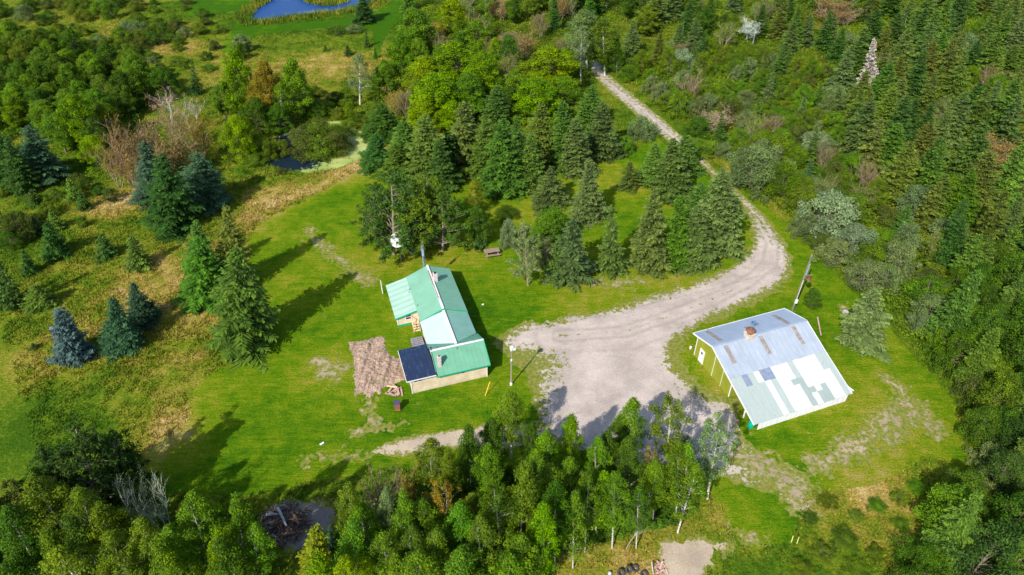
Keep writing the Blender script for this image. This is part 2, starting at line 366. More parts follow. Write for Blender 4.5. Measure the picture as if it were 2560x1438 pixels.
# ------------------------------------------------------------------ ground sheets
gx = np.arange(-200, 201, 1.6); gy = np.arange(10, 300, 1.6); X, Y = np.meshgrid(gx, gy)
nx, ny = len(gx), len(gy)
idx = np.arange(nx * ny).reshape(ny, nx)
q = np.stack([idx[:-1, :-1], idx[:-1, 1:], idx[1:, 1:], idx[1:, :-1]], -1).reshape(-1, 4)
V = np.stack([X.ravel(), Y.ravel(), np.zeros(X.size)], 1)
x0, x1, y0, y1 = gx[0], gx[-1], gy[0], gy[-1]; B = 2500.0
ring = np.array([(-B, -B, 0), (B, -B, 0), (B, B, 0), (-B, B, 0)], float); n0 = len(V)
V = np.concatenate([V, ring])
rq = [(n0, n0 + 1, idx[0, -1], idx[0, 0]), (n0 + 1, n0 + 2, idx[-1, -1], idx[0, -1]), (n0 + 2, n0 + 3, idx[-1, 0], idx[-1, -1]), (n0 + 3, n0, idx[0, 0], idx[-1, 0])]
me = mesh_np('ground', V, np.concatenate([q, np.array(rq)]), None, {('v', 'dry'): np.concatenate([dryness(X.ravel(), Y.ravel()), np.zeros(4)])}, [M_MEADOW])
tag(link('ground', me), 'rough meadow ground of olive and tan grass around the farmyard', 'ground', 'structure')
wob = lambda x, y, a, s, k: a * fbm(x * s, y * s, k)
def patch_set(x, y, parts): 
    d = np.full(x.shape, -1e9)
    for p_ in parts: d = np.maximum(d, sdist(x, y, p_))
    return d
lawn_f = lambda x, y: sdist(x, y, LAWN) + wob(x, y, .9, .8, 3)
tag(sheet('lawn', lawn_f, LAWN, .6, .006, M_LAWN, {'dry': dryness}), 'bright green mown lawn around the farmhouse and barn', 'lawn', 'structure')
for k_, (pl, nm, lb) in enumerate(((FARLAWN[0], 'far_lawn', 'bright green mown field beyond the blue pond'), (FARLAWN[1], 'mown_path', 'bright green mown path curving round the blue pond'))):
    tag(sheet(nm, lambda x, y, pl=pl: sdist(x, y, pl) + wob(x, y, .8, .5, 5), pl, .8, .006 + .012 * k_, M_FAR, {'dry': dryness}), lb, 'mown grass', 'structure')
drive_f = lambda x, y: sdist(x, y, DRIVE) + (wob(x, y, 2.3, .55, 11) + wob(x, y, 1.7, 2.4, 12)) * np.clip((105 - y) / 30, .3, 1)
weed_spots = [(ground(a, b), r, s) for a, b, r, s in [(1330,900,2.5,1.),(1390,900,3,.9),(1370,960,2.5,.8),(1310,870,2,.6),(1740,990,3,.9),(1700,870,2.5,.9),(1680,920,2,.8),(1790,800,3,.5),(1870,770,3,.5),(1560,770,3,.3),(1930,740,3,.5),(1880,1150,3,.5),(1960,1190,3,.4),(1400,830,2,.3),(1740,850,2,.7),(1370,1010,2,.4)]]
def weeds(x, y):
    s = np.zeros(x.shape)
    for (cx, cy), r, v in weed_spots: s = s + v * np.exp(-((x - cx) ** 2 + (y - cy) ** 2) / (r * r))
    return s
zero = lambda x, y: np.zeros(x.shape)
tag(sheet('gravel_drive', drive_f, DRIVE, .32, .012, M_GRAVEL, {'edge': lambda x, y: sdist(x, y, DRIVE), 'mid': lambda x, y: pdist(x, y, MIDLINE) + 0 * x, 'weed': weeds}), 'pinkish grey gravel drive widening into the farmyard', 'gravel drive', 'structure')
for nm, pl, lb, mt, a in (('dirt_track', TRACK, 'pale dirt track running behind the birch row', M_SCRAPE, 1.3), ('sandy_patch', SAND, 'bare sandy patch at the edge of the weeds', M_SCRAPE, 2.6), ('burn_ground', DEBRIS, 'grey bare ground around the brush pile', M_ASH, 2.2)):
    tag(sheet(nm, lambda x, y, pl=pl, a=a: sdist(x, y, pl) + wob(x, y, a, .7, 21) + wob(x, y, a * .6, 2.4, 22), pl, .3, .009, mt, {'edge': lambda x, y, pl=pl: sdist(x, y, pl), 'mid': zero, 'weed': zero}), lb, 'bare earth', 'structure')
for k, ln in enumerate(SCRAPE):
    w_ = [1.15, 1.3, 1.2, .8, 1.2, .5, .6, .6, .8, 1.0, .9, .7, 1.5, 1.7][k]
    fn = lambda x, y, ln=ln, w_=w_: (w_ * 1.2 - pdist(x, y, ln)) * .5 - .08 + wob(x, y, 1.3, .9, 31) + wob(x, y, 1.5, 3.4, 32)
    tag(sheet('worn_ground', fn, ln, .2, .0095 + .0002 * k, M_RUT, {'edge': lambda x, y, fn=fn: np.minimum(fn(x, y) * 1.1, .62), 'mid': zero, 'weed': lambda x, y: np.full(x.shape, .12)}, pad=3),
        ['scraped bare earth in the lawn beyond the barn', 'wheel ruts curving through the lawn past the barn', 'short bare scrape beside the curving wheel ruts', 'worn line across the lawn left of the farmhouse', 'bare scuffs left of the tilled plot', 'thin bare streak in the lawn before the farmhouse', 'pale scuffed end of the dirt track', 'bare streak by the sandy patch', 'muddy scuffs below the tilled plot', 'pale square patch in the lawn behind the farmhouse', 'needle-strewn bare strip under the spruce row', 'bare scuff by the lone spruce', 'brown bare hollow where the wheel ruts meet', 'grass-streaked tail of the yard running down into the weeds'][k], 'bare earth', 'structure')
rowdir = math.radians(84)
def soil_h(x, y):
    u = x * math.sin(rowdir) - y * math.cos(rowdir); w = x * math.cos(rowdir) + y * math.sin(rowdir)
    d = np.clip(sdist(x, y, GARDEN) / .8, 0, 1)
    return d * (.16 + .5 * fbm(u * 1.5 + .6 * fbm(w * .5, u * .5, 47), w * .22, 46, 2) + .30 * fbm(x * 3.1 + y * 1.7, y * 3.1 - x * 1.7, 42) + .30 * fbm(x * 7 - y * 5, y * 7 + x * 5, 45, 2)).clip(0)
tag(sheet('tilled_plot', lambda x, y: sdist(x, y, GARDEN) + wob(x, y, .5, 1.1, 40) + wob(x, y, .7, 4., 43), GARDEN, .11, .012, M_SOIL, None, soil_h), 'tilled brown garden plot with rough furrows beside the farmhouse', 'garden plot', 'structure')
tag(sheet('pond', lambda x, y: np.minimum(sdist(x, y, POND), -sdist(x, y, ISLAND)) + wob(x, y, 1.5, .3, 51), POND, .8, .03, M_WATER), 'deep blue pond ringed by reeds', 'pond', 'structure')
dk = ground(682, 383); dk2 = ground(760, 408)
tag(sheet('duckweed_pond', lambda x, y: sdist(x, y, ALGAE) + wob(x, y, 1.6, .5, 52), ALGAE, .45, .008, M_DUCK, {'dark': lambda x, y: 1.0 * np.exp(-(((x - dk[0]) / 5.5) ** 2 + ((y - dk[1]) / 8) ** 2)) + .45 * np.exp(-(((x - dk2[0]) / 7) ** 2 + ((y - dk2[1]) / 4) ** 2))}), 'small pond covered in pale green duckweed with a dark corner', 'pond', 'structure')

# ------------------------------------------------------------------ rough grass (nobody could count it)
def blades(name, pts, h, w, nb, label, dry, lean=.35):
    n = len(pts); P = np.repeat(pts, nb, 0); N = len(P)
    a = RNG.uniform(0, 2 * math.pi, N); off = RNG.normal(0, .16, (N, 2)); hh = np.repeat(h, nb) * RNG.uniform(.55, 1.15, N); ww = w * RNG.uniform(.6, 1.3, N)
    bx = P[:, 0] + off[:, 0]; by = P[:, 1] + off[:, 1]; la = RNG.uniform(0, 2 * math.pi, N); ll = hh * RNG.uniform(.1, lean * 2, N)
    v = np.empty((N, 3, 3)); v[:, 0] = np.stack([bx - np.cos(a) * ww, by - np.sin(a) * ww, np.zeros(N)], 1); v[:, 1] = np.stack([bx + np.cos(a) * ww, by + np.sin(a) * ww, np.zeros(N)], 1)
    v[:, 2] = np.stack([bx + np.cos(la) * ll, by + np.sin(la) * ll, hh], 1)
    tint = np.clip(np.repeat(RNG.uniform(.1, .8, n), nb) + RNG.normal(0, .15, N), 0, 1)
    V = v.reshape(-1, 3)
    me = mesh_np(name, V, None, np.arange(N * 3).reshape(N, 3), {'tint': tint, ('v', 'dry'): np.repeat(np.repeat(dry, nb), 3)}, [M_BLADE])
    return tag(link(name, me), label, 'grass', 'stuff')
n = 420000
yy = 28 + 200 * RNG.power(1.5, n) ; yy = 28 + (yy - 28)
xx = RNG.uniform(-1, 1, n) * (14 + yy * .78)
keep = RNG.uniform(0, 1, n) < np.clip(75 / (yy + 10), .3, 1)
xx, yy = xx[keep], yy[keep]
out = (lawn_f(xx, yy) < .1) & (drive_f(xx, yy) < -.1)
for pl in (POND, ALGAE, SAND, DEBRIS, *FARLAWN): out &= sdist(xx, yy, pl) < .2
out |= sdist(xx, yy, ISLAND) > 0
clump = vnoise(xx * .9, yy * .9, 61) + .5 * vnoise(xx * .25, yy * .25, 62)
out &= clump > .45
xx, yy, clump = xx[out], yy[out], clump[out]
blades('meadow_grass', np.stack([xx, yy], 1), .16 + .36 * clump * vnoise(xx * .2, yy * .2, 63), .075, 4, 'tall rough meadow grass, olive to tan, around the mown lawn', dryness(xx, yy))
# reeds round the blue pond and on its island
n = 16000
px_ = RNG.uniform(-95, -15, n); py_ = RNG.uniform(165, 235, n)
d = sdist(px_, py_, POND); ok = ((d < .6) & (d > -4.0)) | (sdist(px_, py_, ISLAND) > -.3)
P = np.stack([px_[ok], py_[ok]], 1)
blades('pond_reeds', P, np.full(len(P), 1.15), .11, 4, 'olive reeds fringing the blue pond and its island', np.full(len(P), .12))
# ------------------------------------------------------------------ trees: a few grown shapes of each kind, copied tree by tree
M_LEAF = leaf_mat('broad_leaves', .3); M_NEEDLE = leaf_mat('needles', .15, .6, .07); M_TWIG = leaf_mat('dry_twigs', .05, .9, .05)
def bark_mat(name, a, b, sc):
    t = NT(name); p = t.obj(); f = t.noise(t.mapv(p, (1, 1, .35)), sc, 4, .7)
    return t.done(t.bsdf(t.mix(t.rng(f, .4, .6), a, b), .9, .1))
M_BARK = bark_mat('grey_bark', (.12, .095, .075), (.24, .20, .165), 6)
M_PINEBARK = bark_mat('pine_bark', (.22, .17, .14), (.34, .28, .25), 6)
t = NT('birch_bark'); p = t.obj(); f = t.noise(t.mapv(p, (1, 1, 2.5)), 2.6, 4, .7)
M_BIRCH = t.done(t.bsdf(t.mix(t.rng(f, .5, .6), (.60, .57, .51), (.09, .08, .075)), .7, .2))
M_DEAD = bark_mat('bleached_wood', (.36, .33, .31), (.58, .55, .53), 5)
M_SILVER = bark_mat('silvered_wood', (.36, .38, .39), (.5, .52, .53), 5)
M_WBIRCH = bark_mat('white_limbs', (.46, .45, .42), (.66, .65, .62), 5)
M_BROWN = bark_mat('dry_branchwood', (.27, .20, .16), (.42, .34, .28), 5)

def unit(v): return v / (np.linalg.norm(v, axis=-1, keepdims=True) + 1e-9)
def leaves(c, nrm, size, asp, rng):
    """rhombic leaf sprays at c facing nrm"""
    N = len(c); r = unit(rng.normal(size=(N, 3))); a = unit(np.cross(nrm, r)); b = np.cross(nrm, a)
    a = a * size[:, None]; b = b * (size * asp)[:, None]
    return np.stack([c - a, c + b, c + a, c - b], 1)
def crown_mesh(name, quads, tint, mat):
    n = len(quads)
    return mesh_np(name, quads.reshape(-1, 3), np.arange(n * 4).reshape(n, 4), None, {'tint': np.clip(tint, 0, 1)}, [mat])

def spruce(name, seed, H, R, droop=.5, power=.72, step=.40, bare=.03, leafy=1.0, dead=False, mat=None, gap=.0):
    rng = np.random.default_rng(seed); A = []; T = []; mb = MB()
    z = H * bare
    while z < H * .985:
        tt = z / H; L0 = R * (1 - tt) ** power + .10; nb = int(round((6 + 7 * (1 - tt)) * leafy)); az = rng.uniform(0, 6.28)
        for k in range(max(3, nb)):
            if rng.uniform() < gap: continue
            ph = az + 6.283 * k / max(3, nb) + rng.normal(0, .18); L = L0 * rng.uniform(.6, 1.18) * (1 + .16 * math.sin(ph * 2 + seed + z * .7) + .10 * math.sin(ph * 3 - z * 1.3 + seed * 2)); zz = z + rng.normal(0, step * .3)
            m = max(3, int(L / .17)); s = np.linspace(.12, 1, m); d = np.array([math.cos(ph), math.sin(ph), 0]); sd = np.array([-d[1], d[0], 0])
            dr = droop * (.5 + .7 * (1 - tt)) + rng.normal(0, .06)
            if tt > .75: dr -= (tt - .75) * 2.4
            P = d[None] * (L * s)[:, None] + np.array([0, 0, zz])[None]; P[:, 2] -= L * (dr * s - .30 * s ** 2)
            bt = rng.uniform(.2, .72)
            for sg in (-1, 1):
                w = (.34 * L * (1 - .75 * s) + .13) * rng.uniform(.7, 1.2, m)
                a = sd[None] * (sg * w * .55)[:, None] + d[None] * (w * .38)[:, None] + np.array([0, 0, -1])[None] * (w * rng.uniform(.08, .4, m))[:, None]
                b = d[None] * (.075 + .05 * w)[:, None] + rng.normal(0, .035, (m, 3))
                c = P + a
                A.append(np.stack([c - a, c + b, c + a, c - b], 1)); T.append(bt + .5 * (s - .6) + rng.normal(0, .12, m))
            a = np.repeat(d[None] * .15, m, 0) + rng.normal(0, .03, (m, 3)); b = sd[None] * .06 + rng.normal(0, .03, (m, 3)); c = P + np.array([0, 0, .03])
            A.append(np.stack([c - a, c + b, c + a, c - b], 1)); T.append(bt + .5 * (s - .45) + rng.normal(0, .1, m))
        z += step * rng.uniform(.75, 1.2) * (1 if tt < .8 else .7)
    m = 26; zt = np.linspace(H * .93, H * 1.005, m); c = np.stack([rng.normal(0, .03, m), rng.normal(0, .03, m), zt], 1)
    a = np.stack([rng.normal(0, .1, m), rng.normal(0, .1, m), np.full(m, .16)], 1); b = rng.normal(0, .06, (m, 3)); A.append(np.stack([c - a, c + b, c + a, c - b], 1)); T.append(rng.uniform(.4, .8, m))
    mb.tube([(0, 0, -.1), (.02, 0, H * .5), (0, 0, H * .97)], [.05 + H * .013, H * .009, .02], 6)
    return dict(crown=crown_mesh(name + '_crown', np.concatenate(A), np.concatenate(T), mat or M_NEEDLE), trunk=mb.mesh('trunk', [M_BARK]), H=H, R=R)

def limbs(mb, rng, H, tips, base, r0, m=0, trunk_top=.9, lean=.0, sides=6):
    bend = rng.normal(0, .03 * H, 2) + lean
    tp = [(bend[0] * s * s, bend[1] * s * s, H * trunk_top * s - (.1 if s == 0 else 0)) for s in np.linspace(0, 1, 6)]
    mb.tube(tp, [r0 * (1 - .85 * s) + .015 for s in np.linspace(0, 1, 6)], sides, m)
    for T in tips:
        d = math.hypot(T[0], T[1]); zz = max(H * base * .7, min(T[2] - d * rng.uniform(.45, .9), H * trunk_top * .95)); s = zz / (H * trunk_top)
        o = np.array([bend[0] * s * s, bend[1] * s * s, zz]); mid = o * .5 + T * .5 + np.array([0, 0, .06 * d]) + rng.normal(0, .05 * d, 3)
        r = max(.02, r0 * (1 - .8 * s) * .42); mb.tube([o, mid, T], [r, r * .6, .012], 4, m, False)

def broad(name, seed, H, R, base=.25, nb=34, rb=(.7, 1.2), per=150, leaf=.17, prof='oval', flat=.85, bark=None, mat=None, r0=.14, asp=.6, up=.35, inner=.25, twig=.0, ntip=None, sprd=.26):
    rng = np.random.default_rng(seed); mb = MB()
    f = {'oval': lambda t: np.sin(np.pi * np.clip(t, 0.02, .98) ** .8) ** .7, 'dome': lambda t: np.sqrt(np.clip(1 - (t * .98) ** 2.2, 0, 1)), 'cone': lambda t: (1 - t) ** .75 + .12, 'vase': lambda t: .35 + .75 * np.sin(np.pi * np.clip(t, 0, 1) ** 1.3 * .9)}[prof]
    t = np.clip((np.arange(nb) + rng.uniform(0, 1, nb)) / nb, 0, 1); ph = np.arange(nb) * 2.39996 + rng.normal(0, .35, nb); rad = np.sqrt(rng.uniform(.12, 1.12, nb)) * rng.uniform(.85, 1.12, nb) * R * f(t)
    RB = rng.uniform(*rb, nb); rad = np.maximum(0, rad - RB * .45)
    C = np.stack([rad * np.cos(ph), rad * np.sin(ph), H * base + t * (H * (1 - base) - RB * .8)], 1)
    A = []; T = []
    for c, r in zip(C, RB):
        n = int(per * (r / np.mean(rb)) ** 2); d = unit(rng.normal(size=(n, 3)) + np.array([0, 0, .25])); rr = r * np.where(rng.uniform(size=n) < inner, rng.uniform(.2, .7, n), rng.normal(.92, sprd * .5, n))
        P = c + d * rr[:, None] * np.array([1, 1, flat]); nn = unit(d * .8 + rng.normal(0, .55, (n, 3)) + np.array([0, 0, up]))
        A.append(leaves(P, nn, leaf * rng.uniform(.6, 1.35, n), asp, rng)); T.append(np.clip(rng.uniform(.18, .78) + rng.normal(0, .16, n), 0, 1))
    tips = C[rng.permutation(nb)[:ntip or nb]]
    limbs(mb, rng, H, tips, base, r0, 0)
    return dict(crown=crown_mesh(name + '_crown', np.concatenate(A), np.concatenate(T), mat or M_LEAF), trunk=mb.mesh('trunk', [bark or M_BARK]), H=H, R=R)

def pine(name, seed, H, R, base=.35):
    rng = np.random.default_rng(seed); mb = MB(); A = []; T = []; tips = []
    z = H * base
    while z < H * .98:
        tt = max(0.0, (z / H - base) / (1 - base)); L0 = R * (1 - tt ** 1.6) ** .7 + .25
        for k in range(rng.integers(4, 7)):
            ph = rng.uniform(0, 6.28); L = L0 * rng.uniform(.6, 1.1); d = np.array([math.cos(ph), math.sin(ph), rng.uniform(-.05, .3)]); tips.append(np.array([0, 0, z]) + d * L)
            for s in np.linspace(.35, 1, max(2, int(L / .45))):
                c0 = np.array([0, 0, z]) + d * L * s; n = 34; dd = unit(rng.normal(size=(n, 3)) + np.array([0, 0, .5])); r = rng.uniform(.32, .55)
                P = c0 + dd * (r * rng.uniform(.3, 1, n))[:, None] + rng.normal(0, .22, 3); nn = unit(rng.normal(size=(n, 3)) + np.array([0, 0, .6]))
                A.append(leaves(P, nn, rng.uniform(.12, .24, n), .3, rng)); T.append(np.clip(rng.uniform(.25, .65) + rng.normal(0, .14, n), 0, 1))
        z += rng.uniform(.55, .95)
    limbs(mb, rng, H, tips, base, .17, 0, .97)
    return dict(crown=crown_mesh(name + '_crown', np.concatenate(A), np.concatenate(T), M_NEEDLE), trunk=mb.mesh('trunk', [M_PINEBARK]), H=H, R=R)

def bare(name, seed, H, R, wood, nst=1, twigs=1500, leafm=None, leafn=0, upright=.8, size=.3):
    """a dead or thinly leaved tree: forking limbs, fine twigs"""
    rng = np.random.default_rng(seed); mb = MB(); ends = []; seg = []
    def grow(o, d, L, r, lv):
        n = 3; pts = [o]; p = o
        for i in range(n):
            d = unit(d + rng.normal(0, .13, 3) + np.array([0, 0, .06])); p = p + d * L / n; pts.append(p)
        mb.tube(pts, [r * (1 - .2 * i) for i in range(n + 1)], 5 if lv < 2 else 3, 0, False); seg.append((pts, lv))
        if lv >= 3: ends.append((p, d)); return
        for k in range(rng.integers(3, 5) if lv else rng.integers(5, 8)):
            s = rng.uniform(.3, 1); j = min(n - 1, int(s * n)); q = pts[j] + (pts[j + 1] - pts[j]) * (s * n - j); ph = rng.uniform(0, 6.28)
            sd = np.array([math.cos(ph), math.sin(ph), 0]); grow(q, unit(d * upright + sd * rng.uniform(.45, .95)), L * rng.uniform(.42, .62), r * .5, lv + 1)
        ends.append((p, d))
    for k in range(nst):
        ph = 6.28 * k / nst + rng.uniform(0, 1); sp = .0 if nst == 1 else .28
        grow(np.array([sp * math.cos(ph), sp * math.sin(ph), -.1]), unit(np.array([sp * math.cos(ph), sp * math.sin(ph), 1.])), H * .62 * rng.uniform(.85, 1.1), .03 + H * .011 / math.sqrt(nst), 0)
    sc = H / max(max(v[2] for v in mb.v), 1); mb.v = [(v[0] * sc, v[1] * sc, v[2] * sc) for v in mb.v]
    A = []; T = []; allp = [np.array(x) * sc for pts, lv in seg if lv >= 1 for x in pts]
    if twigs:
        c = np.array([allp[i] for i in rng.integers(0, len(allp), twigs)]) + rng.normal(0, .18, (twigs, 3)); a = unit(rng.normal(size=(twigs, 3)) + np.array([0, 0, .9])) * rng.uniform(.2, .55, twigs)[:, None]; b = unit(np.cross(a, rng.normal(size=(twigs, 3)))) * .016
        A.append(np.stack([c - a, c + b, c + a, c - b], 1)); T.append(rng.uniform(.1, .9, twigs))
    if leafn:
        c = np.array([allp[i] for i in rng.integers(0, len(allp), leafn)]) + rng.normal(0, .3, (leafn, 3)); A.append(leaves(c, unit(rng.normal(size=(leafn, 3)) + np.array([0, 0, .4])), size * rng.uniform(.25, .55, leafn), .6, rng)); T.append(rng.uniform(.1, .9, leafn))
    rr = np.percentile([math.hypot(v[0], v[1]) for v in mb.v], 93)
    k = R / rr; mb.v = [(v[0] * k, v[1] * k, v[2]) for v in mb.v]; Q = np.concatenate(A) * np.array([k, k, 1])
    return dict(crown=crown_mesh(name + '_crown', Q, np.concatenate(T), leafm or M_TWIG), trunk=mb.mesh('trunk', [wood]), H=H, R=R)

PROTO = {
    'broadpine': [pine('broadpine', 44, 11, 4.2, .16), pine('broadpine', 45, 11.5, 3.9, .2)],
    'spruce': [spruce('spruce', 1, 12, 2.7), spruce('spruce', 2, 13, 2.5, .6, .66), spruce('spruce', 3, 11, 2.9, .45, .8), spruce('spruce', 4, 12, 2.3, .55, .62, .44, .05, .9, gap=.1), spruce('spruce', 5, 12.5, 3.0, .62, .72, .46, .04, .9)],
    'ragged': [spruce('ragged', 11, 12, 2.2, .7, .8, .52, .12, .72, gap=.18), spruce('ragged', 12, 13, 2.5, .62, .7, .55, .1, .75, gap=.2), spruce('ragged', 13, 11, 2.3, .75, .85, .5, .08, .75, gap=.15)],
    'blue': [spruce('blue', 21, 8.5, 2.6, .22, .7, .30, .02, 1.25), spruce('blue', 22, 8, 2.4, .28, .8, .32, .02, 1.15)],
    'young': [spruce('young', 31, 5, 1.7, .3, .8, .34, .02, .95), spruce('young', 32, 4.5, 1.7, .35, .9, .36, .02, .9, gap=.1)],
    'pine': [pine('pine', 41, 12, 3.2), pine('pine', 42, 11.5, 2.9, .3), pine('pine', 43, 13, 4.0, .25)],
    'birch': [broad('birch', 51, 14, 2.5, .30, 92, (.32, .72), 112, .092, 'oval', .95, M_BIRCH, None, .12, .62, ntip=26), broad('birch', 52, 13, 2.3, .22, 90, (.32, .68), 112, .092, 'oval', 1.0, M_BIRCH, None, .11, .62, ntip=24),
              broad('birch', 53, 15, 2.8, .35, 96, (.34, .76), 112, .092, 'oval', .95, M_BIRCH, None, .13, .62, ntip=30), broad('birch', 54, 12, 2.6, .2, 86, (.34, .76), 112, .092, 'cone', 1.0, M_BIRCH, None, .11, .62, ntip=24)],
    'airy': [broad('airy', 61, 12, 2.7, .3, 60, (.3, .65), 90, .10, 'vase', .9, M_BIRCH, None, .15, .6, ntip=40), broad('airy', 62, 11, 2.6, .25, 60, (.3, .65), 80, .10, 'oval', .9, M_BIRCH, None, .14, .6, ntip=40)],
    'maple': [broad('maple', 71, 11, 3.9, .18, 104, (.48, 1.0), 190, .115, 'dome', .8, None, None, .2), broad('maple', 72, 12, 3.6, .2, 100, (.48, .98), 190, .115, 'oval', .85, None, None, .2), broad('maple', 73, 9, 3.4, .12, 92, (.46, .92), 190, .112, 'dome', .8, None, None, .18), broad('maple', 74, 12.5, 3.0, .15, 98, (.45, .9), 190, .112, 'oval', .9, None, None, .18)],
    'willow': [broad('willow', 81, 3.4, 2.6, .04, 54, (.3, .7), 160, .085, 'dome', .8, None, None, .06, .45, up=.5), broad('willow', 82, 4.2, 2.4, .05, 54, (.3, .68), 160, .085, 'dome', .9, None, None, .06, .4, up=.5), broad('willow', 83, 2.8, 2.8, .02, 56, (.3, .66), 150, .08, 'dome', .75, None, None, .05, .45, up=.5), broad('willow', 84, 5.0, 2.2, .06, 54, (.32, .7), 160, .085, 'oval', .9, None, None, .07, .42, up=.4)],
    'alder': [bare('alder', 91, 6.5, 2.4, M_BROWN, 5, 1500, None, 900, .9, .26), bare('alder', 92, 7.5, 2.2, M_BROWN, 4, 1500, None, 800, 1.0, .26), bare('alder', 93, 6, 2.7, M_BROWN, 6, 1300, None, 1300, .85, .26)],
    'deadtree': [bare('deadtree', 101, 9, 2.6, M_DEAD, 1, 700, None, 0, .7), bare('deadtree', 102, 8, 2.4, M_DEAD, 2, 600, None, 0, .8)],
    'barebirch': [bare('barebirch', 105, 9, 2.6, M_WBIRCH, 3, 260, M_LEAF, 900, 1.05, .22), bare('barebirch', 106, 9, 2.6, M_WBIRCH, 2, 260, M_LEAF, 800, .95, .22)],
    'silver': [bare('silver', 103, 7, 2.7, M_SILVER, 2, 900, None, 0, .75)],
    'snag': [spruce('snag', 111, 13, 2.1, .85, .75, .30, .08, 1.0, mat=M_TWIG)],
    'thicket': [broad('thicket', 121, 6.5, 2.7, .03, 74, (.34, .76), 150, .095, 'dome', .95, None, None, .08, .5), broad('thicket', 122, 7.5, 2.5, .04, 74, (.34, .76), 150, .095, 'oval', .95, None, None, .08, .5), broad('thicket', 123, 5.5, 2.9, .02, 74, (.34, .76), 150, .095, 'dome', .9, None, None, .08, .5)],
}
KIND = {'spruce': ('spruce_tree', 'spruce', 'spruce'), 'ragged': ('spruce_tree', 'ragged spruce', 'spruce'), 'blue': ('blue_spruce', 'blue spruce', 'spruce'), 'young': ('young_spruce', 'small young spruce', 'young spruce'), 'pine': ('pine_tree', 'pine', 'pine'),
        'broadpine': ('pine_tree', 'broad pine', 'pine'), 'birch': ('birch_tree', 'white-stemmed birch', 'birch'), 'airy': ('birch_tree', 'thin-leaved birch', 'birch'), 'maple': ('broadleaf_tree', 'broadleaf tree', 'tree'), 'willow': ('willow_shrub', 'willow shrub', 'shrub'), 'alder': ('alder_bush', 'twiggy alder', 'alder'),
        'deadtree': ('dead_tree', 'leafless tree', 'dead tree'), 'barebirch': ('birch_tree', 'bare-limbed birch', 'birch'), 'silver': ('dead_tree', 'silver-white dead tree', 'dead tree'), 'snag': ('dead_spruce', 'dead spruce', 'dead spruce'), 'thicket': ('saplings', 'bushy sapling', 'sapling')}
KIND['thicket'] = ('bushy_sapling', 'bushy sapling', 'sapling')
TINT = {'dark': (.045, .098, .018), 'mid': (.076, .14, .021), 'green': (.065, .15, .018), 'grey': (.088, .138, .036), 'blue': (.042, .095, .045), 'steel': (.058, .112, .098), 'yellow': (.19, .21, .015), 'olive': (.092, .125, .022),
        'bright': (.145, .25, .008), 'lime': (.175, .27, .010), 'leaf': (.108, .205, .014), 'deep': (.065, .135, .012), 'moss': (.115, .18, .015), 'gold': (.21, .185, .022), 'silver': (.20, .26, .12), 'sage': (.15, .21, .07), 'brown': (.165, .13, .045), 'rust': (.19, .135, .035), 'tan': (.25, .19, .10), 'ash': (.32, .30, .285), 'white': (.42, .44, .45)}
WORD = {'dark': 'dark green', 'mid': 'mid green', 'green': 'rich green', 'grey': 'grey-green', 'blue': 'blue-green', 'steel': 'steel blue', 'yellow': 'yellow-green', 'olive': 'olive', 'bright': 'bright green', 'lime': 'lime green', 'leaf': 'leafy green', 'deep': 'deep green', 'moss': 'moss green', 'gold': 'golden brown', 'silver': 'silvery', 'sage': 'sage green', 'brown': 'brown', 'rust': 'rusty', 'tan': 'tan', 'ash': 'ash grey', 'white': 'bleached'}
SKIP = set(map(int, '110 158 251 253 254 262 263 266 267 270 272 273 283 287 292 295 298 301 302 304 310 311 313 314 315 316 321 322 328 331 333 334 339 342 343 344 346 350 352 355 362 365 366 369 370 381 383 387 388 395 398 401 404 406 407 409 411 415 416 417 419 422 423 425 426 431 433 437 438 440 441 444 446 448 449 452 454 455 457 458 459 463 467 468 469 470 476 477 478 479 480 483 485 486 487 488 491 497 498 500 503 504 506 507 508 509 510 511 515 518 521 522 523 526 527 528 531 532 533 536 539 543 545 548 549 550 552 554 555 557 599 618 669 706 716 721 731 736 742 743 745 746 747 750 753 761 762 773 775 781 783 800 803 806 807 810 811 815 816 817 818 819 822 823 824 825 826 828 830 831 833 835 837 838 839 840 842 843 844 845 846 847 848 849 851 852 854 855 858 859 860 861 875 876 878 881 882 888 889 890 892 896 897 901 902 904 905 913 926 928 929 935 936 948 952 960 967 968 969 970 971 972 975 976 978 980 982 983 985 988 995 996 998 1000 1002 1004 1005 1006 1007 1009 1010 1011 1013 1014 1018 1020 1023 1026 1027 1028 1029 1030 1031 1032 1037 1050 1063 1067 1068 1072 1079 1095 1097 1100 1102 1108 1110 1112 1113 1115 1119 1120 1122 1135 1143'.split()))                 # numbers of the planted trees that nothing of the photograph shows
TREES = []                                                   # everything planted: x, y, radius, label material
